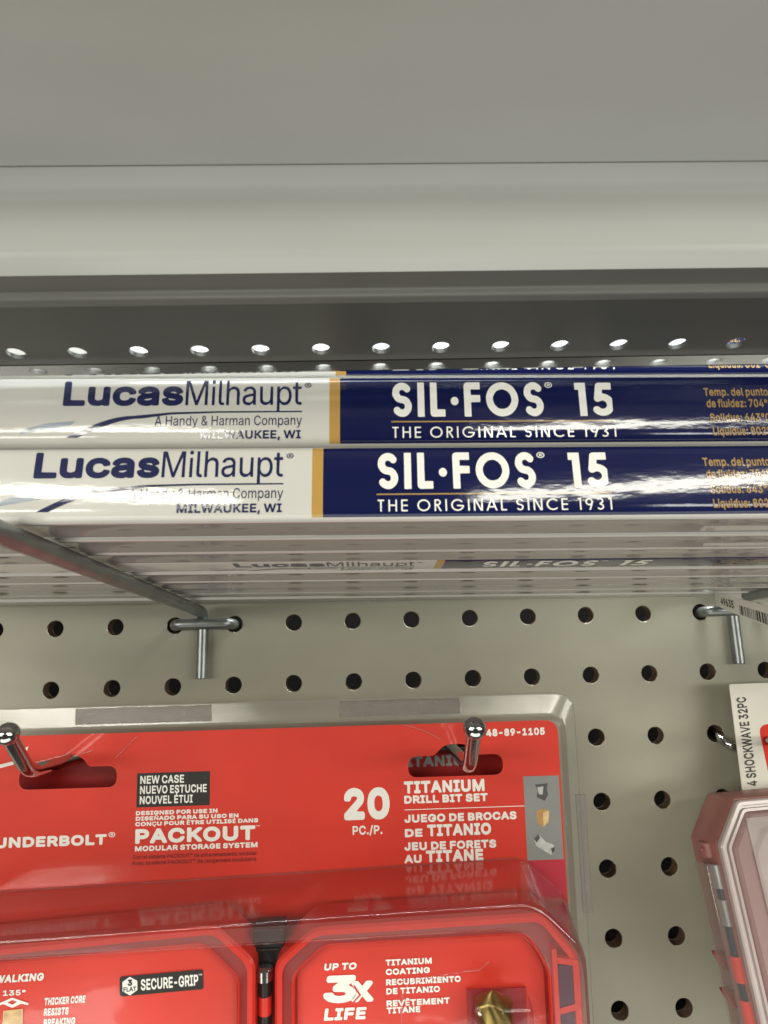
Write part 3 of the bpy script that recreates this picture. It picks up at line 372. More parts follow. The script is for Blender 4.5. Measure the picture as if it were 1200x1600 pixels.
G['K'] = {
84: [1.169,[94,0,81,4,75,16,74,147,14,147,6,150,0,156,-2,164,-2,184,1,192,6,197,14,200,198,200,210,197,216,188,217,180,216,160,210,151,202,148,142,147,140,144,139,12,134,4,126,0]],
73: [0.814,[18,0,10,1,1,8,-2,16,-2,40,3,48,10,52,38,53,40,56,40,144,38,147,10,148,2,154,-2,164,-2,184,1,192,6,197,14,200,130,200,138,198,144,192,146,184,146,164,144,156,134,148,110,147,105,144,105,56,110,53,134,52,142,47,146,36,146,16,144,8,138,2,130,0]],
65: [1.244,[11,0,3,1,-5,6,-9,16,-8,24,82,192,87,197,95,200,135,200,143,196,238,24,239,16,236,8,231,2,223,0,187,0,175,8,155,46,79,46,74,44,51,3,43,0],[102,100,127,100,115,124]],
78: [1.349,[32,0,18,4,12,16,12,184,18,196,32,200,68,200,76,196,172,94,174,100,174,184,177,192,184,198,192,200,224,200,233,196,239,184,239,20,238,12,233,4,220,0,184,0,176,3,80,105,77,100,76,11,71,4,64,0]],
85: [1.334,[88,1,60,9,40,21,24,37,15,53,12,73,12,181,15,193,24,199,32,200,64,199,73,193,77,181,78,69,84,62,96,55,124,51,152,55,164,61,170,69,171,181,175,193,180,198,188,200,220,200,228,197,236,185,236,73,233,53,225,37,214,25,200,15,168,2,124,-3]],
77: [1.600,[32,0,18,4,12,16,12,184,18,196,28,200,72,200,84,196,152,82,218,196,228,200,272,200,280,198,287,192,289,184,289,16,283,4,272,0,240,0,228,7,225,16,224,87,176,5,164,0,132,1,123,8,76,88,75,16,73,8,68,3,60,0]],
66: [1.187,[32,0,18,4,12,16,12,184,16,194,28,200,136,199,168,191,192,176,203,160,208,140,206,124,196,104,210,88,217,68,216,48,204,27,184,12,152,2,120,0],[77,56,80,53,132,53,148,57,152,60,153,64,144,71,132,74,80,75,77,72],[78,128,128,128,140,133,143,136,143,140,128,147,80,147,77,144]],
68: [1.298,[32,0,18,4,12,16,12,184,18,196,32,200,120,200,148,197,188,183,216,162,228,145,233,132,238,112,238,92,236,76,228,56,208,31,184,15,148,4,120,0],[77,56,80,53,124,54,144,58,160,67,170,80,174,96,173,112,166,128,152,139,136,144,116,147,80,147,77,144]],
69: [1.097,[32,0,18,4,12,16,12,184,16,194,28,200,180,200,190,196,195,188,196,164,192,154,184,148,80,147,77,144,77,132,80,127,172,127,180,124,187,112,187,88,184,81,172,75,80,75,77,72,77,56,80,53,180,53,188,51,196,40,197,16,194,8,188,2,180,0]],
82: [1.170,[32,0,18,4,12,16,12,184,16,194,28,200,136,199,168,192,194,176,204,164,210,152,213,140,213,124,204,100,180,76,221,24,221,12,216,4,208,0,164,1,156,7,112,62,108,65,80,65,77,60,77,16,74,8,64,0],[77,120,80,117,132,119,145,124,148,128,148,136,140,143,128,146,80,147,77,144]],
76: [1.036,[32,0,18,4,12,16,12,184,16,194,24,199,64,200,72,195,77,184,77,56,80,53,180,51,185,48,190,40,190,16,184,4,176,0]],
79: [1.372,[90,2,66,9,43,22,26,37,12,58,3,86,3,110,8,134,19,154,34,171,54,185,78,195,102,200,138,202,166,198,190,191,210,180,227,166,237,154,246,138,251,122,253,102,251,78,246,63,237,46,226,33,210,20,178,5,138,-2,114,-2],[106,54,126,51,150,54,166,60,179,70,187,86,189,106,185,122,174,134,150,146,122,149,94,142,77,130,71,122,68,110,67,94,70,82,82,65]],
83: [1.164,[69,1,37,11,25,19,13,31,5,45,1,61,3,69,9,76,17,79,53,78,63,73,68,61,73,57,97,50,129,52,148,61,131,69,61,84,41,92,25,102,16,113,9,129,9,149,16,165,29,180,45,190,69,198,89,201,137,200,157,195,180,185,199,169,208,149,208,133,197,124,157,124,149,129,141,142,121,149,93,149,73,141,77,137,89,133,161,117,193,101,205,88,212,73,212,53,206,37,197,26,185,16,153,2,109,-3]],
67: [1.317,[90,2,66,9,43,22,26,37,12,58,3,86,3,110,8,134,19,154,34,171,54,185,78,195,102,200,130,202,158,200,186,192,208,182,227,166,241,142,243,126,234,115,226,114,190,115,182,120,174,134,162,142,138,148,114,148,90,140,74,126,68,110,68,90,74,74,86,62,106,54,126,51,146,53,166,60,174,66,184,82,190,85,230,86,238,82,244,70,234,44,222,30,210,20,194,11,174,4,134,-2]],
80: [1.160,[32,0,18,4,12,16,12,184,16,194,28,200,136,199,168,191,192,176,207,156,213,132,209,108,196,88,180,76,156,66,128,61,78,60,77,16,74,8,64,0],[77,116,80,113,132,115,144,121,148,132,144,140,132,145,80,147,77,144]],
75: [1.213,[32,0,18,4,12,16,12,184,18,196,28,200,60,200,72,195,77,184,77,140,80,134,168,199,216,200,228,194,232,184,228,172,147,112,144,108,228,28,232,16,228,6,216,0,172,1,96,73,92,74,79,64,77,60,77,16,72,5,64,0]],
71: [1.341,[90,2,66,9,43,22,25,38,12,58,3,86,3,110,8,134,18,154,34,172,54,185,78,195,102,201,134,202,162,199,190,190,210,180,233,158,244,134,244,126,238,118,246,102,246,74,242,58,234,42,222,29,208,18,174,3,130,-2],[107,54,142,52,158,56,170,62,166,65,130,66,122,71,119,82,119,106,126,115,134,117,183,118,177,130,168,138,146,147,114,148,90,140,74,127,67,106,70,81,82,65]],
86: [1.244,[99,0,91,1,83,9,-8,176,-9,184,-7,192,-1,197,7,200,43,200,51,196,115,77,178,196,191,200,223,200,231,198,238,188,238,176,148,8,143,3,135,0]],
74: [1.044,[59,1,27,13,9,30,0,54,-1,74,1,82,7,88,15,90,51,90,62,82,64,62,71,54,91,50,107,54,112,58,113,66,115,190,119,195,127,200,163,200,170,198,177,190,178,182,178,62,177,50,170,34,161,22,151,14,127,3,91,-2]],
81: [1.372,[182,-12,166,2,142,-2,114,-2,74,6,45,20,20,44,10,61,5,76,3,112,8,132,14,147,27,164,42,177,66,191,90,198,126,202,154,200,178,195,202,185,220,172,235,156,243,144,251,124,253,88,243,56,236,44,221,28,238,11,241,4,241,-4,236,-12,226,-16,190,-15],[98,56,106,56,101,64,101,72,105,80,114,86,154,85,174,70,178,69,187,84,189,100,187,116,178,130,158,144,130,149,102,145,80,132,73,124,68,112,68,88,78,69]],
70: [1.077,[32,0,18,4,12,16,12,184,16,194,28,200,176,200,188,196,193,188,194,164,192,156,184,149,80,147,77,144,77,128,80,125,168,125,176,122,181,116,183,108,183,88,180,79,168,72,79,72,77,68,77,16,74,8,64,0]],
87: [1.739,[75,0,67,2,59,10,-8,176,-8,188,-1,197,7,200,39,200,51,196,56,188,91,96,95,96,135,195,147,200,187,199,195,194,198,188,235,93,239,98,273,188,278,196,287,200,323,200,335,193,338,184,337,176,271,12,265,4,255,0,219,0,207,5,167,100,163,103,123,5,111,0]],
72: [1.333,[32,0,18,4,12,16,12,184,18,196,28,200,60,200,72,195,77,184,77,132,80,128,84,128,168,128,171,132,171,184,176,195,188,200,220,200,232,194,236,184,236,16,230,4,220,0,188,0,176,5,171,16,171,72,168,76,80,76,77,72,77,16,74,8,64,0]],
88: [1.231,[12,0,4,1,-4,6,-8,16,-7,24,70,100,70,104,1,172,-3,184,3,196,12,200,56,199,112,145,116,144,172,198,216,200,228,193,231,184,227,172,158,104,159,100,232,28,236,16,229,4,220,0,176,2,116,60,112,60,52,2]],
89: [1.225,[99,0,87,4,81,12,79,80,-5,172,-9,180,-7,192,-1,197,7,200,51,198,111,134,115,133,175,198,183,200,219,200,227,198,233,192,235,184,231,172,147,80,146,16,143,8,131,0]],
90: [1.145,[22,0,10,3,4,12,3,32,5,40,108,144,102,147,18,147,10,150,5,156,2,164,2,184,6,194,14,199,22,200,190,200,202,195,207,184,207,164,203,156,102,56,106,53,198,51,206,44,209,36,208,12,203,4,190,0]],
120: [1.002,[13,0,5,1,-3,6,-7,16,-5,24,50,80,-1,132,-3,144,1,152,13,158,53,157,61,152,89,122,93,121,129,157,169,158,181,152,185,144,183,132,132,80,185,27,189,16,182,4,173,0,133,1,125,6,93,39,89,39,53,3,45,0]],
48: [1.180,[78,1,55,10,38,21,23,38,14,54,8,78,6,98,8,122,14,145,23,162,37,178,66,195,86,200,110,202,134,200,154,194,170,186,186,172,198,156,205,142,210,122,211,98,210,78,203,54,194,38,182,23,154,6,118,-2],[91,54,110,50,126,53,137,62,144,74,148,98,145,122,138,138,122,148,106,150,90,146,80,138,73,126,70,106,71,82,78,65]],
49: [1.180,[40,0,32,1,22,8,20,16,20,40,24,46,32,51,84,52,85,132,84,136,44,117,32,120,24,132,26,164,35,172,92,200,140,198,147,192,149,184,149,56,152,52,188,52,200,47,204,36,204,16,202,8,196,2,188,0]],
50: [1.180,[34,0,22,3,14,12,14,36,18,43,122,120,134,132,136,140,130,146,122,148,94,149,82,143,76,128,69,120,62,118,26,119,18,125,14,136,18,156,28,172,42,184,58,193,78,199,98,202,118,202,142,198,162,191,178,181,190,168,198,152,200,136,196,120,190,107,178,94,130,56,134,53,190,52,198,48,204,36,204,16,201,8,194,2,186,0]],
51: [1.180,[68,2,36,13,16,30,8,42,4,58,5,66,11,74,20,77,56,77,64,72,69,62,76,56,100,50,129,54,137,58,141,66,136,72,124,78,72,81,63,86,58,98,60,122,88,146,84,148,32,148,24,150,17,162,17,186,20,193,32,200,180,200,188,197,195,186,195,162,189,154,153,126,184,107,200,87,205,74,205,62,198,38,189,26,176,15,144,2,104,-2]],
52: [1.180,[138,0,130,1,121,8,118,16,118,32,114,34,18,34,6,40,2,48,2,72,6,80,106,195,118,200,150,200,162,194,166,184,164,176,134,140,138,138,166,138,174,135,181,124,181,88,206,85,212,80,215,72,213,44,202,35,182,33,181,12,175,4,166,0],[89,88,118,88,118,120]],
53: [1.180,[72,2,44,13,23,30,16,42,12,54,12,62,16,70,28,77,64,76,72,70,80,57,92,52,108,50,124,53,133,58,140,66,140,74,132,83,112,90,88,89,60,80,28,83,20,88,15,102,32,192,40,199,48,200,176,200,184,198,191,190,193,182,192,162,189,154,184,149,176,148,88,147,86,142,116,143,140,140,164,131,184,117,196,102,203,82,204,62,196,39,176,18,144,3,108,-2]],
54: [1.180,[77,1,45,14,33,24,22,38,16,54,14,66,14,78,19,94,40,126,109,195,121,200,161,198,170,190,171,182,169,175,133,138,169,123,191,106,198,94,203,78,203,62,199,46,192,34,181,22,153,5,117,-2],[89,54,105,50,125,53,138,62,139,74,130,82,117,86,101,86,89,83,81,78,77,70,79,62]],
55: [1.180,[49,0,41,1,33,7,30,16,31,24,120,144,117,147,113,148,25,148,18,152,13,160,13,184,15,192,21,197,29,200,189,200,197,197,202,192,204,184,203,156,94,8,89,3,81,0]],
56: [1.180,[72,1,52,7,32,18,19,30,10,46,8,62,11,78,20,94,32,106,23,118,17,134,18,150,21,162,30,174,44,186,60,194,80,200,100,202,128,201,148,197,166,190,187,174,198,154,200,142,198,126,185,106,200,90,208,74,209,54,203,38,185,18,156,4,116,-2],[83,54,100,50,120,51,136,55,144,62,140,69,129,74,100,76,84,73,74,66,72,62,75,58],[96,130,124,130,132,134,136,138,135,142,120,149,92,148,84,144,81,138]],
57: [1.180,[65,0,57,1,49,6,46,16,47,24,86,64,61,70,45,78,32,88,22,100,15,116,13,132,16,148,21,160,33,176,45,186,61,194,81,200,105,202,129,201,145,197,165,189,189,170,201,148,203,124,195,100,171,68,105,3,97,0],[92,116,113,114,129,118,138,124,139,136,133,143,121,149,105,150,89,147,80,140,77,132,81,122]],
45: [1.180,[58,61,44,65,38,77,38,101,43,109,50,113,162,114,173,109,178,101,178,73,174,66,166,62]],
117: [1.077,[56,2,40,9,27,18,16,31,10,46,8,142,12,152,24,158,52,158,60,157,68,151,71,142,72,60,80,53,96,50,116,54,124,62,125,142,128,151,140,158,172,158,181,154,188,142,188,18,185,6,172,0,140,0,128,6,96,-1,72,-1]],
99: [1.042,[67,1,47,8,27,20,14,33,5,49,0,69,0,89,4,105,13,121,23,133,40,145,59,154,79,158,103,159,127,157,147,151,167,140,180,129,189,113,189,101,183,94,143,86,135,89,127,99,119,104,103,108,87,107,75,102,67,94,64,85,64,73,66,65,72,57,83,51,95,49,111,50,121,53,127,58,135,69,143,72,179,67,187,61,191,53,190,45,183,32,163,14,135,2,99,-3]],
97: [1.027,[46,1,18,14,6,25,0,37,-2,53,1,69,10,82,25,93,12,97,4,105,3,117,11,129,24,141,42,151,82,159,126,156,146,149,159,141,172,125,178,105,178,17,174,5,162,0,130,0,118,4,102,-1,82,-3],[74,49,90,49,106,53,102,56,82,54,73,53]],
115: [0.969,[52,1,36,6,20,15,8,28,1,41,0,49,4,59,28,69,14,81,6,97,6,113,13,129,24,141,36,149,72,158,116,157,132,153,148,145,164,130,172,113,171,105,165,97,148,93,164,81,173,65,175,45,169,29,152,13,124,1,88,-3],[78,49,96,49,68,55,65,53],[93,105,104,104,108,105,100,107]],
}
G['F'] = {
83: [0.777,[40,4,24,12,12,24,7,36,10,48,20,57,32,58,40,55,52,44,64,43,72,47,75,52,77,64,73,72,68,77,36,84,24,91,15,100,3,120,0,132,1,148,4,160,9,172,24,188,44,198,64,200,84,195,100,184,112,168,111,156,104,145,92,141,80,145,72,153,64,157,52,156,47,152,43,144,44,132,52,123,80,117,92,111,104,101,116,80,119,68,119,52,116,40,110,28,100,16,88,7,76,2,64,0,52,1]],
73: [0.390,[4,0,0,4,1,200,40,200,42,196,42,4,40,0]],
76: [0.640,[12,2,4,9,0,20,1,200,40,200,42,196,42,44,44,42,88,42,92,40,92,1,20,0]],
70: [0.680,[4,0,0,4,0,180,2,188,9,196,20,200,100,200,100,160,96,158,44,158,42,156,42,128,44,125,100,124,100,84,44,83,42,80,42,4,40,0]],
69: [0.680,[12,2,4,9,0,20,0,180,2,188,9,196,20,200,100,200,100,160,96,158,44,158,42,156,42,124,44,121,100,120,100,80,48,79,44,79,42,76,42,44,44,42,96,42,100,40,100,1,20,0]],
79: [1.180,[76,3,56,10,40,20,23,36,12,52,4,72,1,88,0,108,4,128,12,147,23,164,36,177,53,188,68,195,88,199,108,200,128,196,147,188,160,180,173,168,185,152,195,132,199,112,200,92,197,76,192,60,180,40,165,24,148,12,128,4,112,1,96,0],[85,44,108,43,128,49,145,64,156,84,158,96,157,108,151,128,136,145,116,156,104,158,92,157,72,151,55,136,44,116,42,104,43,92,49,72,64,55,75,48]],
183: [0.411,[16,67,7,72,1,80,-1,88,0,97,4,105,12,111,20,114,32,113,40,107,45,100,47,92,47,84,43,76,36,69,28,66]],
49: [0.525,[28,0,27,156,24,158,8,158,6,160,6,196,8,200,68,200,69,4,68,0]],
53: [0.780,[32,4,16,12,3,24,-2,36,1,48,8,55,20,58,29,56,44,44,52,42,60,43,68,46,74,52,78,60,79,68,75,80,64,90,52,92,32,84,24,84,15,88,9,96,7,108,10,116,21,188,28,196,36,200,108,200,110,196,110,160,108,158,60,158,58,156,55,136,76,130,88,125,100,116,110,104,110,32,105,24,96,15,76,4,52,0]],
84: [0.680,[32,0,29,4,29,156,24,158,4,158,0,160,1,200,100,200,100,160,96,158,76,158,71,156,71,4,68,0]],
72: [0.840,[4,0,0,4,1,200,40,200,42,196,42,128,44,125,84,125,88,125,90,128,90,196,92,200,132,200,132,1,92,0,90,4,90,80,88,83,84,83,48,83,44,83,42,80,42,4,40,0]],
78: [0.880,[4,0,0,4,1,200,52,200,96,92,98,100,98,196,100,200,140,200,140,1,88,0,44,108,42,100,42,4,40,0]],
65: [0.940,[-12,0,-14,4,49,196,52,200,100,200,103,196,166,4,164,0,124,0,110,40,108,43,104,43,44,43,28,0],[58,88,60,85,64,85,92,85,94,88,76,144]],
82: [0.700,[4,0,0,4,1,184,5,192,16,199,48,200,64,197,76,192,85,184,92,176,97,164,100,144,96,128,85,112,70,100,119,4,116,0,76,0,72,4,44,58,42,52,42,4,40,0],[42,140,44,138,48,138,56,142,58,148,54,156,44,158,42,156]],
71: [1.160,[76,3,56,10,40,20,24,35,15,48,5,68,1,88,0,108,4,128,10,144,20,160,35,176,52,188,72,196,88,199,108,200,128,196,152,185,173,168,179,156,179,148,176,141,168,134,156,132,148,135,128,151,112,157,92,157,72,151,55,136,44,116,42,104,43,92,49,72,64,55,76,47,88,43,100,42,112,43,124,47,136,55,148,68,96,71,88,75,83,80,79,88,81,100,88,109,100,113,184,109,193,104,198,96,199,88,197,76,190,56,183,44,169,28,152,15,132,5,112,1,92,0]],
67: [1.020,[76,3,56,10,40,20,24,35,15,48,5,68,1,84,0,104,3,124,8,140,20,160,32,173,48,185,68,195,88,199,108,200,124,197,147,188,168,173,172,168,174,160,171,148,164,141,152,138,144,140,124,153,108,157,88,157,72,151,58,140,47,124,42,104,44,84,49,72,58,60,68,52,80,46,96,42,112,43,128,49,144,60,156,62,164,59,171,52,174,44,173,36,169,28,160,20,144,10,132,5,108,0,88,1]],
57: [0.780,[48,0,45,4,64,76,48,77,39,80,28,86,16,96,4,116,0,132,0,144,3,156,8,169,16,180,24,187,36,195,48,199,68,199,80,196,92,190,100,184,110,172,116,160,119,148,120,120,88,3,84,0],[53,120,60,118,68,120,73,124,77,132,78,140,75,148,72,153,64,157,52,156,47,152,43,144,42,136,44,129]],
51: [0.710,[28,4,13,12,5,20,1,28,0,36,7,48,16,53,28,53,40,44,48,42,56,44,60,48,62,56,60,60,55,64,40,68,33,72,28,80,27,88,33,104,27,116,29,128,36,136,52,142,56,152,52,160,48,162,32,152,24,151,16,153,12,156,6,164,5,176,12,188,24,197,40,203,56,203,68,199,80,192,88,183,95,168,98,152,95,132,85,116,71,104,84,95,97,80,103,64,103,44,94,24,84,13,76,7,64,2,52,0,40,1]],
}
G['G'] = {
83: [0.813,[36,4,24,10,10,24,8,32,12,40,16,43,24,43,44,27,52,25,64,26,74,32,81,40,85,52,85,64,80,74,72,82,60,87,36,91,26,96,16,104,7,116,2,128,1,136,1,152,8,172,21,188,40,198,60,200,76,196,92,186,102,172,102,164,96,158,88,157,82,160,72,170,64,174,52,175,44,173,36,168,27,156,25,144,27,132,32,124,40,117,48,113,76,108,94,96,103,84,108,73,110,64,110,48,107,36,101,24,94,16,83,8,72,3,60,0,48,1]],
73: [0.384,[4,0,0,4,0,196,1,200,24,200,25,4,24,0]],
76: [0.720,[4,3,0,12,0,196,1,200,24,200,25,28,28,25,92,24,92,1,12,0]],
70: [0.760,[4,0,0,4,1,192,4,197,12,200,100,200,100,176,28,175,25,172,25,120,28,116,100,116,100,92,28,92,25,88,24,0]],
69: [0.760,[4,3,0,12,1,192,4,197,12,200,100,200,100,176,28,175,25,172,25,116,28,112,100,112,100,88,28,88,25,84,25,28,28,25,100,24,100,1,12,0]],
79: [1.260,[76,3,56,10,40,20,23,36,12,52,4,72,1,88,0,108,4,128,12,147,23,164,36,177,53,188,68,195,88,199,108,200,128,196,147,188,160,180,173,168,185,152,195,132,199,112,200,92,197,76,192,60,180,40,165,24,148,12,128,4,112,1,96,0],[79,28,92,25,108,25,121,28,136,34,150,44,160,55,168,68,172,79,175,92,175,108,171,124,166,136,158,148,148,158,136,166,120,172,104,175,88,174,76,171,61,164,48,154,40,145,32,132,28,120,25,104,26,88,34,64,42,52,52,42,64,34]],
183: [0.396,[12,76,4,80,1,84,0,92,4,100,8,103,16,104,24,100,27,96,28,88,24,80,20,77]],
49: [0.562,[36,0,36,172,32,175,7,176,6,196,8,200,60,200,60,0]],
53: [0.860,[32,4,16,12,3,24,0,32,4,41,8,44,16,44,31,32,40,27,52,25,64,26,77,32,88,42,95,56,96,68,94,80,88,92,80,100,72,105,60,109,48,109,40,107,32,100,24,99,16,101,12,106,10,112,12,118,17,124,28,192,32,197,40,200,108,200,110,196,110,180,108,175,52,175,50,172,44,136,48,134,68,133,84,127,100,116,110,104,110,32,105,24,96,15,76,4,52,0]],
84: [0.760,[40,0,38,4,38,172,36,175,32,175,0,176,1,200,100,200,100,176,68,175,64,175,62,172,62,4,60,0]],
72: [0.920,[4,0,0,4,1,200,24,200,25,120,28,116,92,116,104,116,107,120,108,200,132,200,132,1,108,0,107,88,104,92,32,92,28,92,25,88,24,0]],
78: [0.960,[4,0,0,4,1,200,36,199,112,41,115,48,115,196,116,200,140,200,140,1,104,1,28,159,25,152,25,4,24,0]],
65: [1.020,[-8,0,-9,4,57,196,60,200,92,200,161,4,160,0,136,1,120,48,116,52,36,52,32,48,16,1],[43,80,44,77,48,76,108,77,109,80,76,174]],
82: [0.780,[4,0,0,4,1,192,4,197,12,200,48,200,64,197,80,189,92,176,99,160,100,144,96,128,89,116,80,107,62,96,110,4,108,0,84,0,36,91,27,88,25,84,24,0],[25,116,28,115,44,120,56,122,64,126,70,132,74,140,75,152,72,161,64,170,56,174,48,175,28,175,25,172]],
71: [1.240,[76,3,56,10,40,20,24,35,15,48,5,68,1,88,0,108,4,128,10,144,20,160,35,176,52,188,72,196,88,199,108,200,128,196,148,188,168,173,176,164,177,156,176,152,168,147,160,147,136,166,120,172,108,175,96,175,80,172,60,164,50,156,39,144,32,132,27,116,25,100,26,88,29,76,36,61,50,44,68,32,88,26,108,25,128,30,145,40,160,55,170,72,168,76,96,80,91,84,88,92,91,100,96,104,189,100,196,96,198,92,197,76,190,56,183,44,169,28,152,15,132,5,112,1,92,0]],
67: [1.100,[76,3,56,10,40,20,24,35,15,48,5,68,1,84,0,104,3,124,8,140,20,160,32,173,48,185,68,195,88,199,108,200,124,197,144,190,165,176,171,168,171,164,168,157,164,154,156,153,132,168,108,175,84,173,64,166,44,150,30,128,25,104,28,80,34,64,46,48,60,36,76,29,96,25,116,27,132,32,152,45,160,47,168,43,171,36,171,32,168,27,154,16,128,4,100,0]],
57: [0.860,[56,0,55,4,79,76,76,78,60,76,48,77,36,81,24,89,13,100,6,112,2,124,0,140,2,152,6,164,20,184,40,196,60,200,76,198,88,193,100,184,107,176,117,156,120,144,120,124,80,1],[46,104,60,101,72,103,84,111,92,124,95,140,92,153,84,165,72,173,60,175,46,172,35,164,27,152,25,136,27,124,35,112]],
51: [0.790,[28,4,13,12,5,20,2,28,6,36,16,40,36,27,52,25,60,27,68,32,75,40,78,48,78,60,72,72,60,81,44,84,40,86,36,96,37,104,36,108,37,116,44,122,56,124,66,132,72,144,73,156,68,168,56,178,48,179,40,178,24,166,20,165,11,168,8,172,7,180,16,192,28,199,40,203,56,203,68,199,80,192,90,180,95,168,98,152,95,132,85,116,71,104,84,95,97,80,103,64,103,44,99,32,92,21,76,7,64,2,52,0,40,1]],
}
_gc = {}
def glyph(w, ch):
    k = (w, ch)
    if k not in _gc:
        g = G[w][ord(ch)]
        _gc[k] = (g[0], *fill2d([[(s[i] / 200, s[i + 1] / 200) for i in range(0, len(s), 2)] for s in g[1:]]))
    return _gc[k]
SPC = {'L': 0.4, 'F': 0.42, 'G': 0.36, 'K': 0.4, 'B': 0.36, 'R': 0.36}
def write(m, body, x0, x1, base, cap, w='B', surf=None, mi=0, shear=0.0, rot=0.0, track=0.0, at=None, cap_scale=None):
    """lettering fitted between x0 and x1 on the surface surf(u, v) -> (x, y, z)"""
    pen = 0.0; items = []
    for ch in body:
        if ch == ' ': pen += SPC[w] + track; continue
        ww = next(q for q in (w, 'B', 'K', 'R') if ord(ch) in G[q])
        a, v, f = glyph(ww, ch); items.append((pen, v, f)); pen += a + track
    xs = [p + q[0] for p, v, f in items for q in v]; lo, hi = min(xs), max(xs)
    sx = (x1 - x0) / (hi - lo) if x1 is not None else cap
    cr, sr = math.cos(R(rot)), math.sin(R(rot))
    for p, v, f in items:
        out = []
        for q in v:
            u = (p + q[0] - lo) * sx + q[1] * cap * shear; t = q[1] * cap
            out.append(surf(x0 + u * cr - t * sr, base + u * sr + t * cr))
        m.add(out, f, mi)
    return sx
def flat(m, loops, surf, mi=0):
    v, f = fill2d(loops); m.add([surf(q[0], q[1]) for q in v], f, mi)
def rect(x0, x1, y0, y1): return [(x0, y0), (x1, y0), (x1, y1), (x0, y1)]
# ================================================================== PEGBOARD
PX0, PZ0, PY = -159.78, 8.40, 280.78          # hole (0,0) and the face of the board
def hole(c, r): return PX0 + 25.4 * c, PZ0 + 25.4 * r
def pegboard():
    t = thing('pegboard', 'beige painted pegboard panel with rows of round holes behind the hooks', 'pegboard', (0, PY, 0))
    m = M(); n = 20; hr = 3.45; h = 12.7; T = 5.5
    sq = []
    for k in range(n):
        a = 2 * math.pi * (k + .5) / n; c, s_ = math.cos(a), math.sin(a); q = h / max(abs(c), abs(s_)); sq.append((c * q, s_ * q))
    for c in range(-5, 20):
        for r in range(-10, 7):
            x, z = hole(c, r)
            ci = [(hr * math.cos(2 * math.pi * (k + .5) / n), hr * math.sin(2 * math.pi * (k + .5) / n)) for k in range(n)]
            v = [(x + p, 0, z + q) for p, q in sq] + [(x + p * 1.06, 0, z + q * 1.06) for p, q in ci] + [(x + p, .25, z + q) for p, q in ci] + [(x + p, T, z + q) for p, q in ci]
            f = []; ms = []
            for k in range(n):
                j = (k + 1) % n
                f.append((k, j, n + j, n + k)); ms.append(0)
                f.append((n + k, n + j, 2 * n + j, 2 * n + k)); ms.append(1 if math.sin(k * .7 + c * 3.1 + r * 5.7) > .62 else 0)
                f.append((2 * n + k, 2 * n + j, 3 * n + j, 3 * n + k)); ms.append(1)
            # square corners the 20-gon misses
            for sx_ in (-1, 1):
                for sz_ in (-1, 1):
                    b = len(v); v.append((x + sx_ * h, 0, z + sz_ * h))
                    near = sorted(range(n), key=lambda k: (sq[k][0] - sx_ * h) ** 2 + (sq[k][1] - sz_ * h) ** 2)[:2]
                    f.append((b, near[0], near[1])); ms.append(0)
            m.add(v, f, ms)
    m.build('panel', [MT['board'], MT['hardboard']], t, smooth=0)
    b = M(); b.box(-330, 350, 34, 36, -270, 190); b.build('backing', [MT['backing']], t, smooth=0)
pegboard()

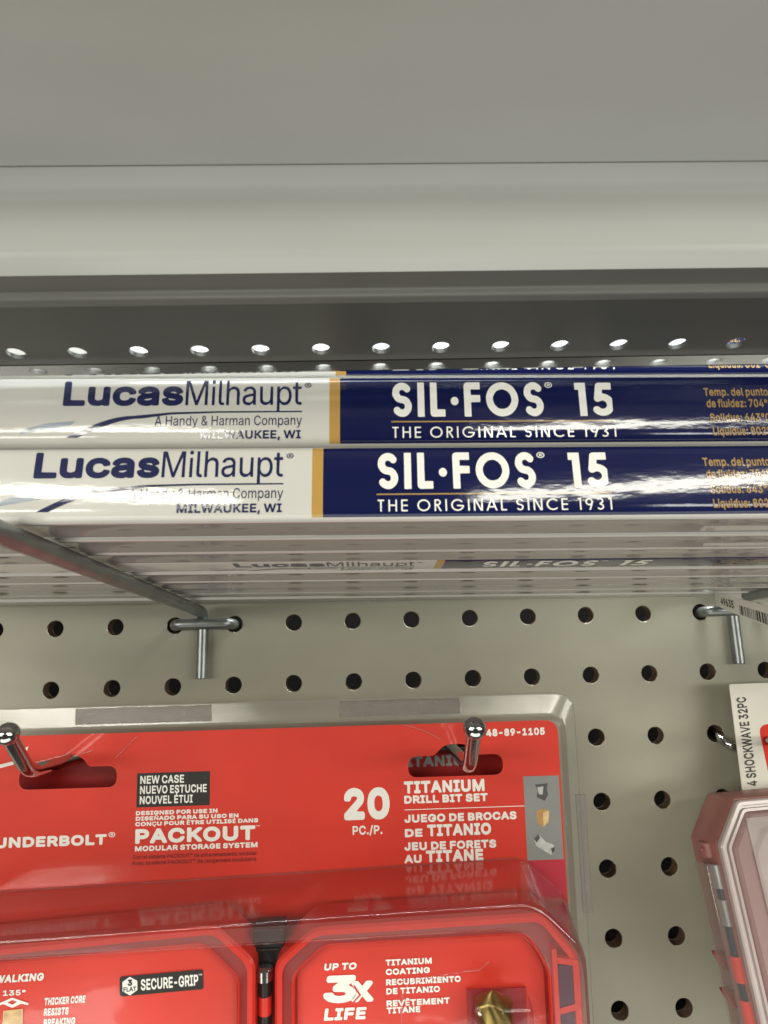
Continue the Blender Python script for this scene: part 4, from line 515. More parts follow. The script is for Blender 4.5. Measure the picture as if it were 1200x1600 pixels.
# ================================================================== METAL SHELF OVERHEAD
def shelf():
    t = thing('metal_shelf', 'grey painted metal shelf overhead with a row of holes along its lower flange', 'shelf', (0, 110, 58))
    X0, X1 = -260, 300
    def prof(pts, th):
        P = [Vector(p) for p in pts]; up = []
        for i in range(len(P)):
            a = P[max(i - 1, 0)]; b = P[min(i + 1, len(P) - 1)]; d = (b - a).normalized(); nn = Vector((d.y, -d.x)); up.append(P[i] + nn * th)
        return [(p.x - 110, p.y - 58) for p in P], [(p.x - 110, p.y - 58) for p in up]
    def sheet(name, pts, mt, th=0.9):
        a, b = prof(pts, th); m = M(); N = 40
        loop = a + b[::-1]
        m.loft([[(X0 + (X1 - X0) * i / N, y, z) for y, z in loop] for i in range(N + 1)], 0, True, True)
        return m.build(name, [mt], t, smooth=50)
    def v2(l): return [(p.x, p.y) for p in l]
    # deck seen from below, rounded into the upright wall, then a small step down to the flange
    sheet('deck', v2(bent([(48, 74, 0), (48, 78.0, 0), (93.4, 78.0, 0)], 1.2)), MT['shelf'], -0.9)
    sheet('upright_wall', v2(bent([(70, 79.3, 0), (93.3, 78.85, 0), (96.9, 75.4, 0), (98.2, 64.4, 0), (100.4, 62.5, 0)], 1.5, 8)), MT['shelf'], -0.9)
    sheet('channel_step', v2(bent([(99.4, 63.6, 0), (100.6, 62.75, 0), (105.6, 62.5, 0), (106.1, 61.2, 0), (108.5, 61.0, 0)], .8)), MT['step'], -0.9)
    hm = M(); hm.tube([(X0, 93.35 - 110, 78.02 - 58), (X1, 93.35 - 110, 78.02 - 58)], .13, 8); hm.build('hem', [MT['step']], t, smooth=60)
    # perforated flange
    y0, y1 = 108.0, 126.9
    def fz(y): return 58.4 + (127.2 - y) * 0.138
    m = M(); n = 18; pitch = 12.377; hr = 1.9; hy = 122.8; hx = pitch / 2; qd = 2.4
    for c in range(-14, 26):
        x = -70.7 + pitch * c
        ci = [(hr * math.cos(2 * math.pi * (k + .5) / n), hr * math.sin(2 * math.pi * (k + .5) / n)) for k in range(n)]
        sq = []
        for p, q in ci:
            k = min(hx / max(abs(p), 1e-6), qd / max(abs(q), 1e-6)); sq.append((p * k, q * k))
        v = []; f = []
        for dz in (0, .9):
            v += [(x + p, hy + q, fz(hy + q) + dz) for p, q in sq] + [(x + p, hy + q, fz(hy + q) + dz) for p, q in ci]
        for k in range(n):
            j = (k + 1) % n
            f += [(k, j, n + j, n + k), (2 * n + k, 2 * n + j, 3 * n + j, 3 * n + k), (n + k, n + j, 3 * n + j, 3 * n + k)]
        for dz in (0, .9):
            for sx_ in (-1, 1):
                for sq_ in (-1, 1):
                    b = len(v); yy = hy + sq_ * qd; v.append((x + sx_ * hx, yy, fz(yy) + dz))
                    o = 0 if dz == 0 else 2 * n
                    near = sorted(range(n), key=lambda k: (sq[k][0] - sx_ * hx) ** 2 + (sq[k][1] - sq_ * qd) ** 2)[:2]
                    f.append((b, o + near[0], o + near[1]))
            for ya, yb in ((y0, hy - qd), (hy + qd, y1)):
                b = len(v); v += [(x - hx, ya, fz(ya) + dz), (x + hx, ya, fz(ya) + dz), (x + hx, yb, fz(yb) + dz), (x - hx, yb, fz(yb) + dz)]; f.append((b, b + 1, b + 2, b + 3))
        b = len(v); v += [(x - hx, y1, fz(y1)), (x + hx, y1, fz(y1)), (x + hx, y1, fz(y1) + .9), (x - hx, y1, fz(y1) + .9)]; f.append((b, b + 1, b + 2, b + 3))
        m.add([(a, b_ - 110, c_ - 58) for a, b_, c_ in v], f)
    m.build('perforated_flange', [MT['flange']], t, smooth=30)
    l = M(); l.box(X0, X1, 127.15 - 110, 127.6 - 110, 56.2 - 58, 59.1 - 58)
    l.build('lip', [MT['lip']], t, smooth=0)
shelf()

# ================================================================== CARTONS ON THE TWO HOOKS
BH, BD = 16.1, 15.3
def bulge(v): return 0.22 * (1 - ((v - BH / 2) / (BH / 2)) ** 2)
def carton_profile():
    P = []; r = 1.25; rb = 2.5
    for k in range(13):
        v = rb + (BH - r - rb) * k / 12; P.append((-bulge(v) + bulge(r), v, True))
    for k in range(1, 6):
        a = R(180 - 90 * k / 6); P.append((r + r * math.cos(a), BH - r + r * math.sin(a), k < 4))
    for k in range(0, 6): P.append((r + (BD - 2 * r) * k / 5, BH, False))
    for k in range(1, 6):
        a = R(90 - 90 * k / 6); P.append((BD - r + r * math.cos(a), BH - r + r * math.sin(a), False))
    for k in range(0, 4): P.append((BD, BH - r - (BH - 2 * r) * k / 3, False))
    for k in range(1, 6):
        a = R(-90 * k / 6); P.append((BD - r + r * math.cos(a), r + r * math.sin(a), False))
    for k in range(0, 13): P.append((BD - r - (BD - r - rb) * k / 12, 0.25 * math.sin(math.pi * k / 12), False))
    for k in range(1, 8):
        a = R(-90 - 90 * k / 8); P.append((rb + rb * math.cos(a), rb + rb * math.sin(a), k > 3))
    return P
def front(u, v): return (u, -bulge(v) + bulge(1.25) - 0.07, v)
def carton(name, label, loc, rot, group=None):
    t = thing(name, label, 'carton', loc, rot, group)
    P = carton_profile(); X = [-188 + 4 * k for k in range(48)]; X[-1] = 0.0
    X += [2.3] + [6.3 + 4 * k for k in range(94)]
    m = M(); n = len(P)
    vs = [(x, y, z) for x in X for y, z, _ in P]; fs = []; ms = []
    for i in range(len(X) - 1):
        for j in range(n):
            k = (j + 1) % n; fr = P[j][2] and P[k][2]
            fs.append((i * n + j, i * n + k, (i + 1) * n + k, (i + 1) * n + j))
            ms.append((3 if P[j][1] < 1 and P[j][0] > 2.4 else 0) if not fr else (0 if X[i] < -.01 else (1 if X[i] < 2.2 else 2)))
    fs += [tuple(range(n)), tuple(reversed(range((len(X) - 1) * n, len(X) * n)))]; ms += [0, 0]
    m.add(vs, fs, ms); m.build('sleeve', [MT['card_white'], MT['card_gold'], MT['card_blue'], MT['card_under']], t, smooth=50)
    # maker's name, swoosh and address
    a = M()
    write(a, 'Lucas', -57.3, -31.6, 9.3, 5.7, 'L', front, track=-.06)
    write(a, 'Milhaupt', -31.1, -6.0, 9.35, 5.75, 'R', front, track=-.03)
    write(a, '®', -5.4, -3.9, 13.0, 1.5, 'R', front)
    top = [(-55.9 + 14 * k / 8, 2.2 + 4.8 * math.sin(math.pi / 2 * k / 8)) for k in range(9)]
    low = [(-53.6 + 13.5 * k / 8, 2.15 + 4.25 * math.sin(math.pi / 2 * k / 8)) for k in range(9)]
    flat(a, [top + [(-34, 7.75), (-24, 7.95), (-5.9, 7.95), (-5.9, 7.65), (-24, 7.6), (-34, 7.25)] + low[::-1]], front)
    write(a, 'A Handy & Harman Company', -37.4, -5.9, 4.75, 2.15, 'R', front)
    write(a, 'MILWAUKEE, WI', -27.5, -6.1, 1.75, 1.85, 'B', front)
    a.build('maker_lettering', [MT['ink_navy']], t, smooth=0)
    g = M(); flat(g, [[(-66, 3.0), (-61, 3.9), (-55.2, 4.9), (-54.2, 5.9), (-61, 5.3), (-65, 4.0)]], front)
    g.build('grey_swoosh', [MT['ink_grey']], t, smooth=0)
    w = M()
    write(w, 'SIL·FOS', 13.7, 46.8, 6.45, 8.0, 'F', front)
    write(w, '15', 53.9, 62.0, 6.45, 7.8, 'F', front)
    write(w, 'THE ORIGINAL SINCE 1931', 13.6, 62.3, 1.7, 2.5, 'G', front, track=.06)
    write(w, '®', 47.3, 49.0, 12.7, 1.7, 'R', front)
    w.build('title_lettering', [MT['ink_white']], t, smooth=0)
    y = M(); flat(y, [rect(13.4, 62.3, 5.2, 5.52)], front)
    for s, b, x0, x1 in (('Temp. del punto', 11.0, 82.6, 97.0), ('de fluidez: 704°C', 8.3, 82.9, 97.8), ('Solidus: 643°C', 5.0, 83.3, 96.8), ('Liquidus: 802°C', 1.9, 83.6, 97.6)):
        write(y, s, x0, x1, b, 1.9, 'B', front)
    y.build('gold_lettering', [MT['ink_gold']], t, smooth=0)
    return t
ROLL = 0.75; TILT = -3.2; SL = math.tan(R(3.2))
GB = 'long white and blue cartons lying across the two upper hooks'
low0 = carton('rod_carton', 'lower front carton, its white and blue face lettered in full just above the hooks', (-11.5, 129, 24.42), (TILT, ROLL, 0), GB)
def cc(label, loc, rot):
    c = copy_tree(low0); c.location = [q * K for q in loc]; c.rotation_euler = [R(a) for a in rot]; c['label'] = label; return c
cc('white and blue carton on top of the lowest front one, just under the shelf lip', (-7.9, 132.0, 41.1), (-0.9, ROLL, 0))
cc('topmost carton, only a thin bottom strip of its face seen under the shelf lip', (-6.4, 132.8, 57.15), (-4.0, ROLL, 0))
names = ['second', 'third', 'fourth', 'fifth', 'sixth', 'seventh', 'eighth', 'rearmost']
xs = [-14, -4, 19.2, -20, -9, -16, -6, -12]
for i, nm in enumerate(names):
    k = i + 1; y = 129 + 16.25 * k; z = 24.42 - SL * 16.25 * k + random.uniform(-.3, .3)
    if k == 3:      # lies turned, its printed face downwards
        c = cc('fourth carton from the front, printed face turned down so its lettering looks squashed', (xs[i], y, z), (TILT, ROLL, 0))
        c.rotation_euler = (R(TILT + 90), R(ROLL), 0)
        c.location = (xs[i] * K, (y + 16.0) * K, (z - .95) * K)
    else:
        cc(f'{nm} carton from the front in the lower tier, only its white underside visible', (xs[i], y, z), (TILT + random.uniform(-1.3, 1.3), ROLL + random.uniform(-.08, .08), 0))

# ================================================================== HOOKS
def t_hook(name, label, c, arm_to, row=0, r=2.3):
    x, z = hole(c + .5, row); xl, zl = hole(c, row); xr, zr = hole(c + 1, row)
    t = thing(name, label, 'hook', (x, PY, z), group='plain zinc peg hooks carrying the cartons')
    m = M()
    m.tube(bent([(-12.4, 6, -.6), (-12.0, -5.0, .3), (12.0, -5.0, .3), (12.4, 6, -.6)], 4.5, 8), r, 16)
    m.build('crossbar', [MT['zinc']], t, smooth=60)
    a = M(); L = 281 - arm_to; zt = 22.3 + 2.4 - (z + 3.2)
    zz = lambda F: (22.11 - .0557 * (F - 124.6)) - z
    pts = [(0, -2.6, -22.3), (0, -2.6, zz(278) - .2), (0, -(PY - 262), zz(262)), (0, -(PY - arm_to), zz(arm_to)), (0, -(PY - arm_to + 9), zz(arm_to) + 12)]
    a.tube(bent(pts, 5, 8), r + .05, 16)
    a.build('arm', [MT['zinc']], t, smooth=60, bevel=.3)
    return t
t_hook('peg_hook', 'zinc peg hook whose bare arm crosses under the left part of the cartons', 3, 84)
t_hook('peg_hook', 'zinc peg hook near the right edge with a curled paper price tag on its arm', 12, 84)
def ball_hook(label, X, base, bend, tip, cross):
    t = thing('ball_tip_hook', label, 'hook', (X, PY, base), group='shiny ball tipped hooks through the red card')
    a = M(); z = lambda F, v: (0, F - PY, v - base)
    a.tube(bent([z(279, base), z(bend[0], bend[1]), z(tip[0], tip[1])], 4.5, 8), 2.25, 18)
    a.build('arm', [MT['chrome']], t, smooth=60)
    b = M(); d = (Vector(z(*tip)) - Vector(z(*bend))).normalized(); c = Vector(z(*tip)); loops = []
    u = Vector((1, 0, 0)); w = d.cross(u)
    for k in range(9):
        q = math.pi * (k + .35) / 9.4; rr = 3.5 * math.sin(q); cc_ = c - d * 3.2 * math.cos(q)
        loops.append([cc_ + (u * math.cos(2 * math.pi * j / 18) + w * math.sin(2 * math.pi * j / 18)) * rr for j in range(18)])
    b.loft(loops, 0, True, True); b.build('ball_tip', [MT['chrome']], t, smooth=70)
    c = M(); c.tube(bent([(-12.7, 6, -.6), (-12.2, -4.4, 0), (12.2, -4.4, 0), (12.7, 6, -.6)], 4, 6), 2.2, 12)
    c.build('crossbar', [MT['chrome']], t, smooth=60)
ball_hook('shiny ball tipped hook through the right slot of the red card', 30.7, -42.5, (214, -40.0), (200, -26.6), True)
ball_hook('shiny ball tipped hook through the left slot of the red card', -109.0, -41.0, (217, -37.8), (203, -24.6), True)
def side_hook():
    x, z = hole(12, -2)
    t = thing('wire_hook', 'bright bent wire hook coming out of a hole behind the white card', 'hook', (x, PY, z))
    m = M(); m.tube(smooth_path([(.4, 8, 1.0), (.7, 1.5, -.6), (2.6, -3.6, -3.4), (6.5, -5.2, -5.0), (12.7, -5.2, -5.4), (18.8, -5.2, -5.0), (23, -3.2, -2.6), (25, 1.5, -.4), (25.2, 8, 1.0)], 6), 1.75, 14)
    m.build('loop', [MT['chrome']], t, smooth=60)
    a = M(); a.tube([(12.7, -2, -1.6), (12.7, -75, 2.6)], 1.75, 14); a.build('arm', [MT['chrome']], t, smooth=60)
side_hook()

# ================================================================== CURLED PRICE TAG
def price_tag():
    t = thing('price_tag', 'curled white paper price tag with barcode wrapped round the right hook arm', 'price tag', (150, 255, 10))
    path = smooth_path([(139.4, 205, -1.0), (139.5, 225, 3.6), (139.7, 245, 8.4), (140.6, 258, 11.4), (144.5, 265, 12.8), (152, 267, 13.0), (160, 263, 13.2), (165, 252, 12.5), (166, 236, 12)], 6)
    n = len(path); w = [7.6 - 3.6 * min(1, max(0, (i / n - .12)) / .35) for i in range(n)]
    m = M(); th = .22; loops = []
    for i, p in enumerate(path):
        q = path[min(i + 1, n - 1)] - path[max(i - 1, 0)]; s_ = Vector((q.y, -q.x, 0)).normalized() * th
        lo, hi = p - Vector((0, 0, w[i] / 2 - 1.2)), p + Vector((0, 0, w[i] / 2 + 1.2))
        loops.append([tuple(c - Vector((150, 255, 10))) for c in (lo, hi, hi + s_, lo + s_)])
    m.loft(loops, 0, True, True); m.build('sheet', [MT['tag']], t, smooth=40)
    cum = [0]
    for i in range(1, n): cum.append(cum[-1] + (path[i] - path[i - 1]).length)
    def surf(u, v):         # u runs from the curl (left in view) towards the viewer, v across the strip
        u = 60 - u; i = max(k for k in range(n - 1) if cum[k] <= max(u, 0)); f = (u - cum[i]) / (cum[i + 1] - cum[i])
        p = path[i].lerp(path[i + 1], f); ww = w[i] + (w[min(i + 1, n - 1)] - w[i]) * f
        q = path[i + 1] - path[i]; s_ = Vector((q.y, -q.x, 0)).normalized()
        side = -1 if s_.x > 0 else 1
        return tuple(p + Vector((0, 0, 1.2 - ww / 2 + v * ww)) - s_ * .09 - Vector((150, 255, 10)))
    b = M(); write(b, '49635', 9.5, 19.0, .28, .5, 'B', surf)
    u = 23.0
    for k in range(26):
        ww = random.choice((.35, .35, .6, .95)); b.add([surf(u, .1), surf(u + ww, .1), surf(u + ww, .62), surf(u, .62)], [(0, 1, 2, 3)]); u += ww + random.choice((.35, .5, .8))
    b.build('barcode_print', [MT['pk']], t, smooth=0)
price_tag()

# ================================================================== DRILL BIT SET IN ITS BLISTER
def drill_set():
    t = thing('drill_bit_set', 'red carded drill bit set in clear blister hanging from the two ball tipped hooks', 'drill bit set', (4.0, 245, -45.3), (3.6, 0, 0))
    def card(x, v, d=.32): return (x, -d, v)
    # ---- card with its two hanging slots
    outline = rpoly([(-150, -118), (64, -118), (64, 15), (-150, 15)], 5)
    def slot(c):
        return rpoly([(c - 17.5, -3.6), (c + 17, -3.6), (c + 17, 3.7), (c + 7, 3.7), (c + 4, 7.6), (c - 4, 7.6), (c - 8, 3.7), (c - 17.5, 3.7)], [3.4, 3.4, 3.4, 1.2, 2.5, 2.5, 1.2, 3.4])
    v, f = fill2d([outline, slot(26.2), slot(-112.5)], .25)
    m = M(); m.add([(a, -c, b) for a, b, c in v], f); m.build('backing_card', [MT['red']], t, smooth=0)
    k = M(); k.box(-149, 63, 17, 17.3, -60, 1.6); k.build('rear_card', [MT['casedark']], t, smooth=0)  # red card in the darker red, shade behind the slots put into colour
    k = M(); write(k, 'TITANIUM', 5.0, 36.5, -4.2, 4.0, 'K', lambda x, v: (x, 16.85, v)); k.build('rear_lettering', [MT['pg']], t, smooth=0)  # white print toned down to grey for the shade behind the slots
    # ---- lettering on the card
    w = M()
    write(w, '48-89-1105', 37.6, 59.1, 9.9, 2.6, 'K', card)
    w.build('number_lettering', [MT['pw']], t, smooth=0); w = M()
    write(w, 'TITANIUM', 7.0, 36.1, -9.0, 4.2, 'K', card)
    write(w, 'DRILL BIT SET', 7.0, 37.1, -12.45, 2.75, 'K', card)
    flat(w, [rect(7.0, 50.2, -14.65, -14.4)], card)
    write(w, 'JUEGO DE BROCAS', 6.9, 47.2, -18.95, 2.75, 'K', card)
    write(w, 'DE', 6.9, 13.2, -23.8, 2.75, 'K', card); write(w, 'TITANIO', 14.9, 37.8, -23.8, 4.0, 'K', card)
    write(w, 'JEU DE FORETS', 6.6, 39.4, -28.3, 2.75, 'K', card)
    write(w, 'AU', 6.5, 12.6, -32.5, 2.75, 'K', card); write(w, 'TITANE', 14.2, 34.6, -32.5, 4.0, 'K', card)
    w.build('product_lettering', [MT['pw']], t, smooth=0); w = M()
    write(w, '20', -14.6, 1.7, -17.4, 10.8, 'K', card, track=-.06)
    write(w, 'PC./P.', -11.7, -1.1, -22.4, 3.0, 'B', card)
    w.build('count_lettering', [MT['pw']], t, smooth=0); w = M()
    write(w, 'DESIGNED FOR USE IN', -88.4, -59.6, -13.35, 1.4, 'K', card)
    write(w, 'DISEÑADO PARA SU USO EN', -88.4, -52.2, -15.2, 1.4, 'K', card)
    write(w, 'CONÇU POUR ÊTRE UTILISÉ DANS', -88.5, -45.2, -17.05, 1.4, 'K', card)
    write(w, 'PACKOUT', -88.4, -46.2, -22.9, 4.9, 'K', card)
    write(w, '™', -46.0, -44.6, -19.2, 1.2, 'R', card)
    write(w, 'MODULAR STORAGE SYSTEM', -88.4, -45.4, -25.4, 1.75, 'K', card)
    w.build('system_lettering', [MT['pw']], t, smooth=0); w = M()
    write(w, 'THUNDERBOLT', -146.3, -98.4, -22.8, 3.5, 'K', card); write(w, '®', -97.8, -95.4, -20.9, 2.2, 'R', card)
    w.build('white_lettering', [MT['pw']], t, smooth=0); w = M()
    # white script at the upper left, cut by the photo edge
    flat(w, [[(-139, 3.6), (-131.5, 5.4), (-131.2, 6.6), (-139, 4.9)]], card); flat(w, [[(-132.5, 8.6), (-127.2, 11.4), (-127.6, 9.9), (-130.4, 8.3), (-131.6, 6.2)]], card)
    w.build('maker_script', [MT['pw']], t, smooth=0)
    k = M(); flat(k, [rect(-88.3, -62.4, -10.7, .9)], card); k.build('black_panel', [MT['pk']], t, smooth=0)
    k = M(); c2 = lambda x, v: card(x, v, .42)
    for s, b, x1 in (('NEW CASE', -2.75, -71.6), ('NUEVO ESTUCHE', -6.2, -63.5), ('NOUVEL ÉTUI', -9.65, -68.4)): write(k, s, -87.1, x1, b, 2.75, 'B', c2)
    k.build('panel_lettering', [MT['pw']], t, smooth=0)
    d = M()
    write(d, 'Con el sistema PACKOUT™ de almacenamiento modular', -89.0, -45.6, -28.0, 1.35, 'B', card)
    write(d, 'Avec système PACKOUT™ de rangement modulaire', -89.4, -45.8, -30.0, 1.35, 'B', card)
    d.build('dark_lettering', [MT['pdr']], t, smooth=0)
    # ---- grey picture panel with three bit tips
    g = M(); flat(g, [rect(50.3, 63.3, -33.0, -4.4)], card, 0)
    q = lambda x, v: card(x, v, .42); q2 = lambda x, v: card(x, v, .5)
    flat(g, [[(54.4, -7.3), (59.2, -7.0), (58.6, -8.6), (59.0, -11.0), (57.6, -13.0), (54.8, -11.6), (55.4, -9.2)]], q, 2); flat(g, [[(55.2, -8.2), (57.4, -8.0), (57.0, -10.8), (55.6, -10.6)]], q2, 1)
    flat(g, [[(54.4, -16.4), (56.6, -15.6), (59.0, -16.2), (58.8, -20.2), (56.8, -21.9), (54.6, -20.6)]], q, 3); flat(g, [[(56.7, -17.0), (58.9, -16.4), (58.7, -20.1), (56.8, -21.7)]], q2, 4)
    flat(g, [[(53.0, -25.8), (54.8, -24.2), (57.0, -26.8), (60.0, -28.0), (60.6, -30.0), (59.0, -31.4), (55.4, -29.2), (53.6, -28.2)]], q, 1); flat(g, [[(53.0, -25.8), (54.8, -24.2), (55.2, -25.6), (53.9, -27.0)]], q2, 2); flat(g, [[(58.9, -29.2), (60.2, -28.7), (60.4, -30.0), (59.3, -30.9)]], q2, 2)
    g.build('picture_panel', [MT['pg'], MT['psil'], MT['pdk'], MT['ptan'], MT['ptan2']], t, smooth=0)
    g = M(); flat(g, [[(50.3, -33.1), (63.6, -33.1), (63.6, -60), (50.3, -60)]], card); g.build('magenta_panel', [MT['pinkred']], t, smooth=0)

    # ---- clear blister
    fl = ccw([(-157, -125), (70.2, -125), (70.2, 24.9), (-157, 24.9)])
    def loop(p, r, d, n=6): return [(x, -d, z) for x, z in rpoly(p, r, n)]
    rim = ccw([(-151.5, -119.5), (65.6, -119.5), (65.6, 16.3), (-151.5, 16.3)])
    m = M()
    m.loft([loop(fl, 8, 0.2), loop(fl, 8, 1.5), loop(inset(fl, .5), 7.7, 1.8), loop(inset(rim, -1.6), 7.2, 1.8), loop(inset(rim, -.7), 6.4, 2.4), loop(rim, 6, 1.6), loop(inset(rim, 1.0), 5.4, .9)], [0, 0, 0, 0, 1, 1])  # groove rings take the darker tint, a reflected dark line put into colour
    m.build('blister_rim', [MT['clearrim'], MT['clearwall']], t, smooth=50)
    cup = [(-143, -116), (65, -116), (63.3, -45.6), (48.6, -32.0), (-143, -37.2)]
    cup = ccw(cup); cr = [6, 6, 4, 4, 6]
    front_ = ccw([(-141, -113), (61.5, -113), (61.2, -49.0), (46.6, -34.4), (-141, -39.9)])
    win = ccw([(-134, -108), (49.5, -108), (48.4, -52), (40.0, -42.8), (-134, -46.3)])
    m = M()
    v, f = fill2d([rpoly(inset(rim, 1.0), 5.4), rpoly(inset(cup, -.6), cr), slot(26.2), slot(-112.5)]); m.add([(a, -.9, b) for a, b, c in v], f)
    m.build('blister_face', [MT['clear']], t, smooth=0)
    m = M()
    m.loft([loop(inset(cup, -.6), cr, .9), loop(inset(cup, -.1), cr, 1.5), loop(cup, cr, 2.4), *[loop(inset(front_, 1.8 - 1.8 * math.cos(R(a))), [6, 6, 5, 6, 6], 26.2 + 1.8 * math.sin(R(a))) for a in (0, 15, 30, 45, 60, 75, 90)]])
    m.build('blister_wall', [MT['clearwall']], t, smooth=60)
    m = M()
    m.loft([loop(inset(front_, 1.8), [6, 6, 5, 6, 6], 28.0), loop(inset(front_, 3.4), [6, 6, 5, 6, 6], 28.1), loop(inset(win, -1.2), [5, 5, 5, 7, 5], 28.0)]); m.build('blister_band', [MT['frosted']], t, smooth=60)
    m = M(); m.loft([loop(inset(win, -1.2), [5, 5, 5, 7, 5], 28.0), loop(inset(win, -.4), [5, 5, 5, 7, 5], 27.5), loop(win, [5, 5, 5, 7, 5], 26.2)], 0, False, True)
    m.build('blister_front', [MT['clear']], t, smooth=60)
    for x0, x1 in ((-110.3, -61.6), (-15.8, 28.1)):
        s = M(); nx, nz = 64, 9; rr = random.Random(int(x0 * 7)); vs_ = []; fs_ = []
        for i in range(nx + 1):
            for j in range(nz + 1):
                e = i in (0, nx) or j in (0, nz)
                vs_.append((x0 + (x1 - x0) * i / nx + rr.uniform(-.18, .18), -1.84 if e else -2.05 - rr.uniform(0, .22), 18.5 + 5.7 * j / nz + rr.uniform(-.12, .12)))
        for i in range(nx):
            for j in range(nz): q_ = i * (nz + 1) + j; fs_.append((q_, q_ + nz + 1, q_ + nz + 2, q_ + 1))
        s.add(vs_, fs_); s.build('heat_seal', [MT['seal']], t, smooth=0)
    s = M(); s.box(69.0, 72.4, -1.0, .1, -51, -11.2); s.build('side_seal', [MT['side']], t, bevel=.1)
    for pts in ([(21, 9.5), (15, 12.6), (8, 15.0)], [(-96, 6.5), (-92, 10.5), (-88.5, 13.6)], [(-104, 9.5), (-113, 6.8), (-122, 5.4)], [(33, 9.0), (37, 11.0)], [(46, -31.6), (20, -32.7), (-60, -35.0), (-143, -37.0)]):
        s = M(); s.tube([(p.x, -1.05, p.y) for p in smooth_path([(a, c, 0) for a, c in pts], 5)], .16, 6); s.build('crease', [MT['clearrim']], t, smooth=60)
    # raised window over the drill bit
    b = M(); o = ccw([(24.0, -113), (44.8, -113), (44.6, -65.3), (24.6, -64.6)])
    b.loft([loop(o, 2.4, 16.5), loop(inset(o, .3), 2.4, 24.5), loop(inset(o, 1.0), 2.2, 25.8)], 0, False, True); b.build('bit_window', [MT['clear']], t, smooth=60)
    b = M(); b.tube([(x, -25.2, z) for x, z in [(3.2, -66), (3.8, -60), (7, -57.2), (20, -55.6), (28, -54.8), (31, -52.6)]], .32, 8); b.tube([(x, -25.2, z) for x, z in [(3.2, -66), (3.2, -110)]], .3, 8)
    b.build('moulded_edge', [MT['clear']], t, smooth=60)

    # ---- opened case: two halves with red frames, printed inserts inside
    def half(outer, inner, ins, ro, label):
        outer = ccw(outer); inner = ccw(inner); ins = ccw(ins)
        m = M()
        m.loft([loop(outer, ro, 4), loop(outer, ro, 19.2), loop(inset(outer, .8), ro, 20), loop(inset(outer, 2.4), ro, 20), loop(inset(outer, 2.7), ro, 18.6), loop(inset(inner, -1.4), ro, 18.0), loop(inset(inner, -.5), ro, 17.2), loop(inner, ro, 14.6)], [0, 0, 0, 0, 1, 0, 1])  # recess rings use the darker red, their shade put into the colour
        fr = m.build('case_frame', [MT['casered'], MT['casedark']], t, smooth=40)
        v, f = fill2d([rpoly(inset(ins, -.6), ro)], .2); c = M(); c.add([(a, -14.2 - q_, b_) for a, b_, q_ in v], f); return fr, c
    fr, c = half([(-146, -112), (-42.8, -112), (-42.8, -52.6), (-55.0, -41.7), (-146, -46.8)], [(-139, -106), (-49.4, -106), (-49.4, -58.5), (-60.0, -48.8), (-139, -53.0)], [(-139, -106), (-49.6, -106), (-50.2, -58.5), (-60.4, -49.0), (-139, -53.2)], 3, 'left')
    c.build('insert_card', [MT['red']], t, smooth=0)
    fr, c = half([(-36.6, -112), (61.0, -112), (61.0, -55.0), (50.0, -41.6), (-24.2, -43.4), (-36.6, -53.4)], [(-30, -106), (50.6, -106), (50.6, -60), (44.5, -49.6), (-20.5, -50.6), (-30, -58.6)], [(-30, -106), (50.2, -106), (50.2, -60), (44.5, -49.8), (-20.5, -50.8), (-30, -58.6)], 3, 'right')
    c.build('insert_card', [MT['red']], t, smooth=0)
    ins = lambda x, v: (x, -14.62, v); ins2 = lambda x, v: (x, -14.72, v)
    w = M()
    write(w, 'UP TO', -21.4, -10.9, -58.9, 2.1, 'K', ins, shear=.18)
    write(w, '3', -21.9, -11.2, -68.7, 8.2, 'K', ins, shear=.1); write(w, 'x', -12.6, -5.4, -68.7, 8.0, 'K', ins, shear=.0)
    write(w, 'LIFE', -21.6, -8.2, -73.8, 3.6, 'K', ins, shear=.15)
    w.build('life_lettering', [MT['pw']], t, smooth=0); w = M()
    for s, b_, x1 in (('TITANIUM', -58.2, 13.9), ('COATING', -61.0, 13.2), ('RECUBRIMIENTO', -64.1, 23.2), ('DE TITANIO', -66.8, 16.3), ('REVÊTEMENT', -70.4, 19.4), ('TITANE', -72.5, 9.7)):
        write(w, s, -1.2, x1, b_, 1.85, 'K', ins, rot=.5)
    w.build('coating_lettering', [MT['pw']], t, smooth=0); w = M()
    write(w, 'NO WALKING', -132.5, -111.6, -58.9, 2.3, 'K', ins, shear=.15, rot=1.0)
    write(w, '135°', -124.2, -117.0, -62.6, 1.6, 'B', ins)
    for s, b_, x1 in (('THICKER CORE', -65.9, -98.0), ('RESISTS', -69.0, -103.2), ('BREAKING', -72.1, -101.0)): write(w, s, -111.0, x1, b_, 2.2, 'K', ins, shear=.1, rot=1.4)
    w.build('insert_lettering', [MT['pw']], t, smooth=0); w = M()
    flat(w, [[(-126, -65), (-121.2, -63.2), (-116, -65), (-116, -65.6), (-118.2, -65.1), (-121, -66.2), (-124, -65.0), (-126, -65.7)], [(-122.6, -64.6), (-121, -65.3), (-119.6, -64.5), (-121.1, -63.9)]], ins)
    w.build('tip_symbol', [MT['pw']], t, smooth=0)
    g = M(); flat(g, [[(-123.8, -67), (-117.6, -66.6), (-117.4, -74), (-124, -74)]], ins); g.build('bit_picture', [MT['ptan2']], t, smooth=0)
    k = M(); a_ = R(2.6)
    def sec(x, v, d=14.62): return (-87.0 + x * math.cos(a_) - v * math.sin(a_), -d, -64.2 + x * math.sin(a_) + v * math.cos(a_))
    flat(k, [rpoly(rect(0, 26.8, 0, 5.9), .9)], sec); k.build('black_panel', [MT['pk']], t, smooth=0)
    k = M(); s2 = lambda x, v: sec(x, v, 14.72)
